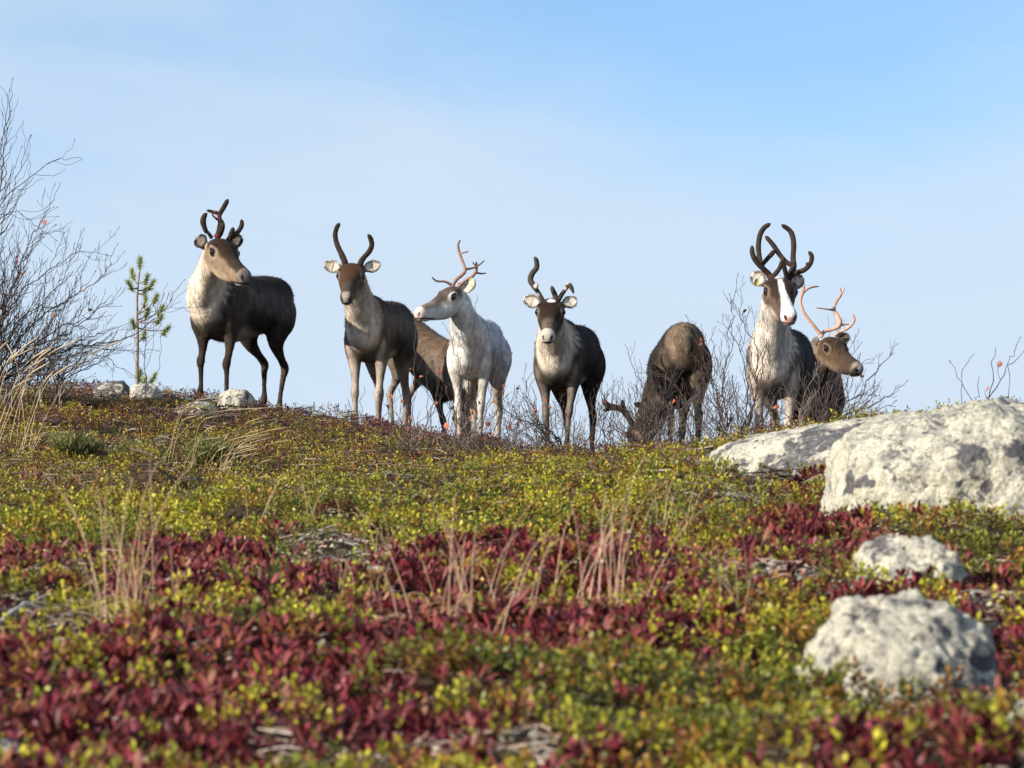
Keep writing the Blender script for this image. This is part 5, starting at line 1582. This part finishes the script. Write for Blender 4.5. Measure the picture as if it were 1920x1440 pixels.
# juniper mats on the mound face
def juniper(label, px0, px1, pyb, Y, h, seed, n=900, col=(.19, .185, .06)):
    rs = np.random.default_rng(seed)
    c = on_ground((px0 + px1) / 2, Y)
    root = empty('juniper', c, label, 'shrub')
    w = (px1 - px0) / ppm(Y) / 2
    mb = MB()
    for k in range(9):
        a = rs.uniform(-1, 1); t = np.array([c + [0, 0, -.03], c + [a * w * .5, rs.uniform(-.15, .15), h * .4], c + [a * w * .95, rs.uniform(-.3, .25), h * rs.uniform(.6, .95) * (1 - .4 * a * a)]])
        mb.add(*tube(catmull(t, 4), np.linspace(.012, .004, 9), 5), (.10, .08, .065))
    link('branch', mb.mesh('branch', c), M_BARK, root)
    T = [needle_sprig(rs, 9, .05, .018, .004) for _ in range(5)]
    d = nrm(rs.normal(size=(n, 3))); d[:, 2] = np.abs(d[:, 2])
    lob = .72 + .55 * (fbm(d * 2.6 + seed, 3, seed) - .3)
    pos = c + d * np.array([w, .35, h]) * (lob * rs.uniform(.72, 1.02, n))[:, None]
    gz = ground_z(pos[:, 0], pos[:, 1]); pos[:, 2] = np.maximum(pos[:, 2], gz + .0)
    Vs, Fs, Cs, q = [], [], [], 0
    wh = rs.integers(0, 5, n)
    for k in range(5):
        m = wh == k; cnt = int(m.sum())
        V, F, C = instances(*T[k], pos[m], rs.random(cnt) * 6.28, rs.random(cnt) * .9, rs.random(cnt) * 6.28, rs.uniform(.8, 1.4, cnt), np.asarray(col) * rs.uniform(.6, 1.35, (cnt, 1)))
        Vs.append(V); Fs.append(F + q); Cs.append(C); q += len(V)
    me = new_mesh('foliage', np.concatenate(Vs) - c, np.concatenate(Fs), np.concatenate(Cs))
    o = link('foliage', me, M_LEAF, root); o['kind'] = 'stuff'


juniper('grey-green juniper bush on the mound face above the dark hummock', 195, 330, 900, 19.6, .12, 3, 1500)
juniper('olive juniper bush right of the dark hummock behind the bent straws', 345, 450, 890, 19.3, .15, 5, 1300)
juniper('small sparse juniper bush low on the mound near the left edge', 95, 190, 900, 19.6, .10, 9, 800)


# ------------------------------------------------------------------ dry grass
def tussock(label, base_px, Y, n, seed, height, lean, spread_px, curl=.5, r=.0011, tuft=40, col=(.46, .34, .20), head=0.0, name='grass_tussock'):
    rs = np.random.default_rng(seed)
    c = on_ground(base_px, Y)
    root = empty(name, c, label, 'grass')
    mb = MB()
    for k in range(n):
        b = c + np.array([rs.normal(0, spread_px / ppm(Y) * .5), rs.normal(0, .06 + spread_px * .0009), 0])
        b[2] = ground_z(b[:1], b[1:2])[0] - .01
        H = height * rs.uniform(.5, 1.1); le = lean + rs.normal(0, .22)
        dep = rs.normal(0, .12)
        p = np.array([b, b + [le * H * .25, dep * H * .3, H * .40], b + [le * H * .62, dep * H * .7, H * .78], b + [le * H * (1 + curl * .5), dep * H, H * (1.0 - .16 * curl)]])
        q = catmull(p, 5)
        cc = np.asarray(col) * rs.uniform(.7, 1.2)
        rad = np.linspace(r * 1.25, r * .55, len(q))
        if head:
            rad = rad.copy(); rad[-5:] = r * np.array([1.2, 1.9, 2.2, 1.8, .6]) * head
        mb.add(*tube(q, rad, 3), cc)
    link('stalks', mb.mesh('stalks', c), M_GRASS, root)['kind'] = 'stuff'
    if tuft:
        mb = MB()
        for k in range(tuft):
            b = c + np.array([rs.normal(0, spread_px / ppm(Y) * .5), rs.normal(0, .06), 0]); b[2] = ground_z(b[:1], b[1:2])[0] - .005
            a = rs.random() * 6.28; l = height * rs.uniform(.15, .42)
            d = np.array([math.cos(a), math.sin(a) * .6, 0])
            q = catmull(np.array([b, b + d * l * .35 + UP * l * .55, b + d * l * .95 + UP * l * .45]), 4)
            mb.add(*tube(q, np.linspace(r * 1.2, r * .4, len(q)), 3), np.asarray(col) * rs.uniform(.6, 1.15) * np.array((1, 1.02, .85)))
        link('blades', mb.mesh('blades', c), M_GRASS, root)['kind'] = 'stuff'


tussock('tall straw-coloured grass arching right at the left edge below the birch', 5, 19.8, 22, 1, .74, .38, 110, .3, .0015, 30, (.56, .44, .28), 1.4)
tussock('arching dry grass on the mound face under the leftmost reindeer', 405, 18.4, 26, 2, .36, .66, 60, .5, .0013, 14, (.42, .32, .17), 1.3)
tussock('few arching straws left of the arching dry grass', 320, 18.6, 7, 3, .46, .35, 40, .8, .0013, 5, (.46, .35, .2), 1.3)
tussock('upright dry stalks with a straw tuft at left in the red leaves', 225, 8.0, 12, 4, .37, -.12, 70, .1, .0012, 26, (.60, .42, .27))
tussock('pair of pale straight stalks beside the left stalk tuft', 275, 7.9, 7, 5, .36, -.06, 24, .1, .0013, 12, (.50, .36, .2))
tussock('single reddish stalk standing right of the left stalk tufts', 318, 7.8, 3, 6, .30, -.05, 6, .1, .0012, 4, (.45, .27, .17))
tussock('leaning dry stalks of the middle tussock left of centre', 875, 7.9, 13, 7, .32, -.10, 150, .1, .0012, 60, (.62, .42, .27))
tussock('fan of reddish dry stalks at the middle of the near slope', 990, 8.0, 15, 8, .31, .30, 190, .15, .0012, 55, (.60, .40, .27))
tussock('tall reddish stalks right of the middle fan', 1165, 8.4, 17, 9, .37, .12, 170, .15, .0012, 60, (.62, .43, .28))
tussock('greenish matted grass tuft beside the flat pale stone', 690, 8.9, 16, 10, .14, .0, 90, .2, .0013, 170, (.46, .38, .20))
tussock('sparse dry stalks above the flat pale stone', 700, 10.6, 9, 11, .22, .15, 60, .2, .0012, 12, (.46, .34, .2))
tussock('thin stalks on the slope below the blazed reindeer', 1250, 10.8, 10, 12, .24, .1, 60, .2, .0012, 12, (.46, .34, .2))
tussock('low pinkish dry grass at the left edge under the tall straw', 60, 17.0, 90, 13, .13, .1, 130, .3, .0016, 40, (.42, .20, .14))
tussock('thin stalks against the litter patch at right of centre', 1390, 8.0, 7, 14, .25, -.08, 40, .1, .0011, 30, (.46, .34, .2))
tussock('sparse stalks rising from the green band left of centre', 560, 12.5, 10, 15, .28, .05, 120, .2, .0012, 8, (.44, .33, .2))
# blurred stems close to the lens
tussock('dark blurred stems close to the lens at the bottom centre', 885, 3.4, 6, 16, .27, .0, 40, .1, .0040, 0, (.10, .06, .065))


# bleached dead branches lying in the litter
def dead_branch(label, pts, r, seed):
    rs = np.random.default_rng(seed)
    p = np.array([on_ground(a[0], a[1], a[2]) for a in pts])
    c = p[0]
    q = catmull(p, 6); q[1:-1] += rs.normal(0, r * .5, (len(q) - 2, 3))
    mb = MB(); mb.add(*tube(q, np.linspace(r, r * .45, len(q)) * (1 + .2 * rs.normal(size=len(q)) * .5), 7), (.42, .38, .35))
    b = q[len(q) // 2]; e = b + np.array([rs.uniform(.03, .07), .05, .03])
    mb.add(*tube(catmull(np.array([b, (b + e) / 2 + [0, 0, .006], e]), 3), np.linspace(r * .5, r * .25, 7), 5), (.38, .35, .32))
    o = link('dead_branch', mb.mesh('dead_branch', c), M_BARK, None, label, 'branch'); o.location = [float(v) for v in c]


dead_branch('bleached dead branch lying in the litter at the left edge', [(-40, 8.0, .01), (40, 8.15, .03), (90, 8.4, .035), (142, 8.6, .03)], .0065, 1)
dead_branch('short bleached twig below the longer dead branch at left', [(-30, 7.75, .015), (10, 7.8, .02), (45, 7.85, .015)], .006, 2)
dead_branch('pale thin dead twig crossing the litter right of centre', [(1290, 9.3, .02), (1350, 9.4, .04), (1400, 9.3, .02)], .003, 3)
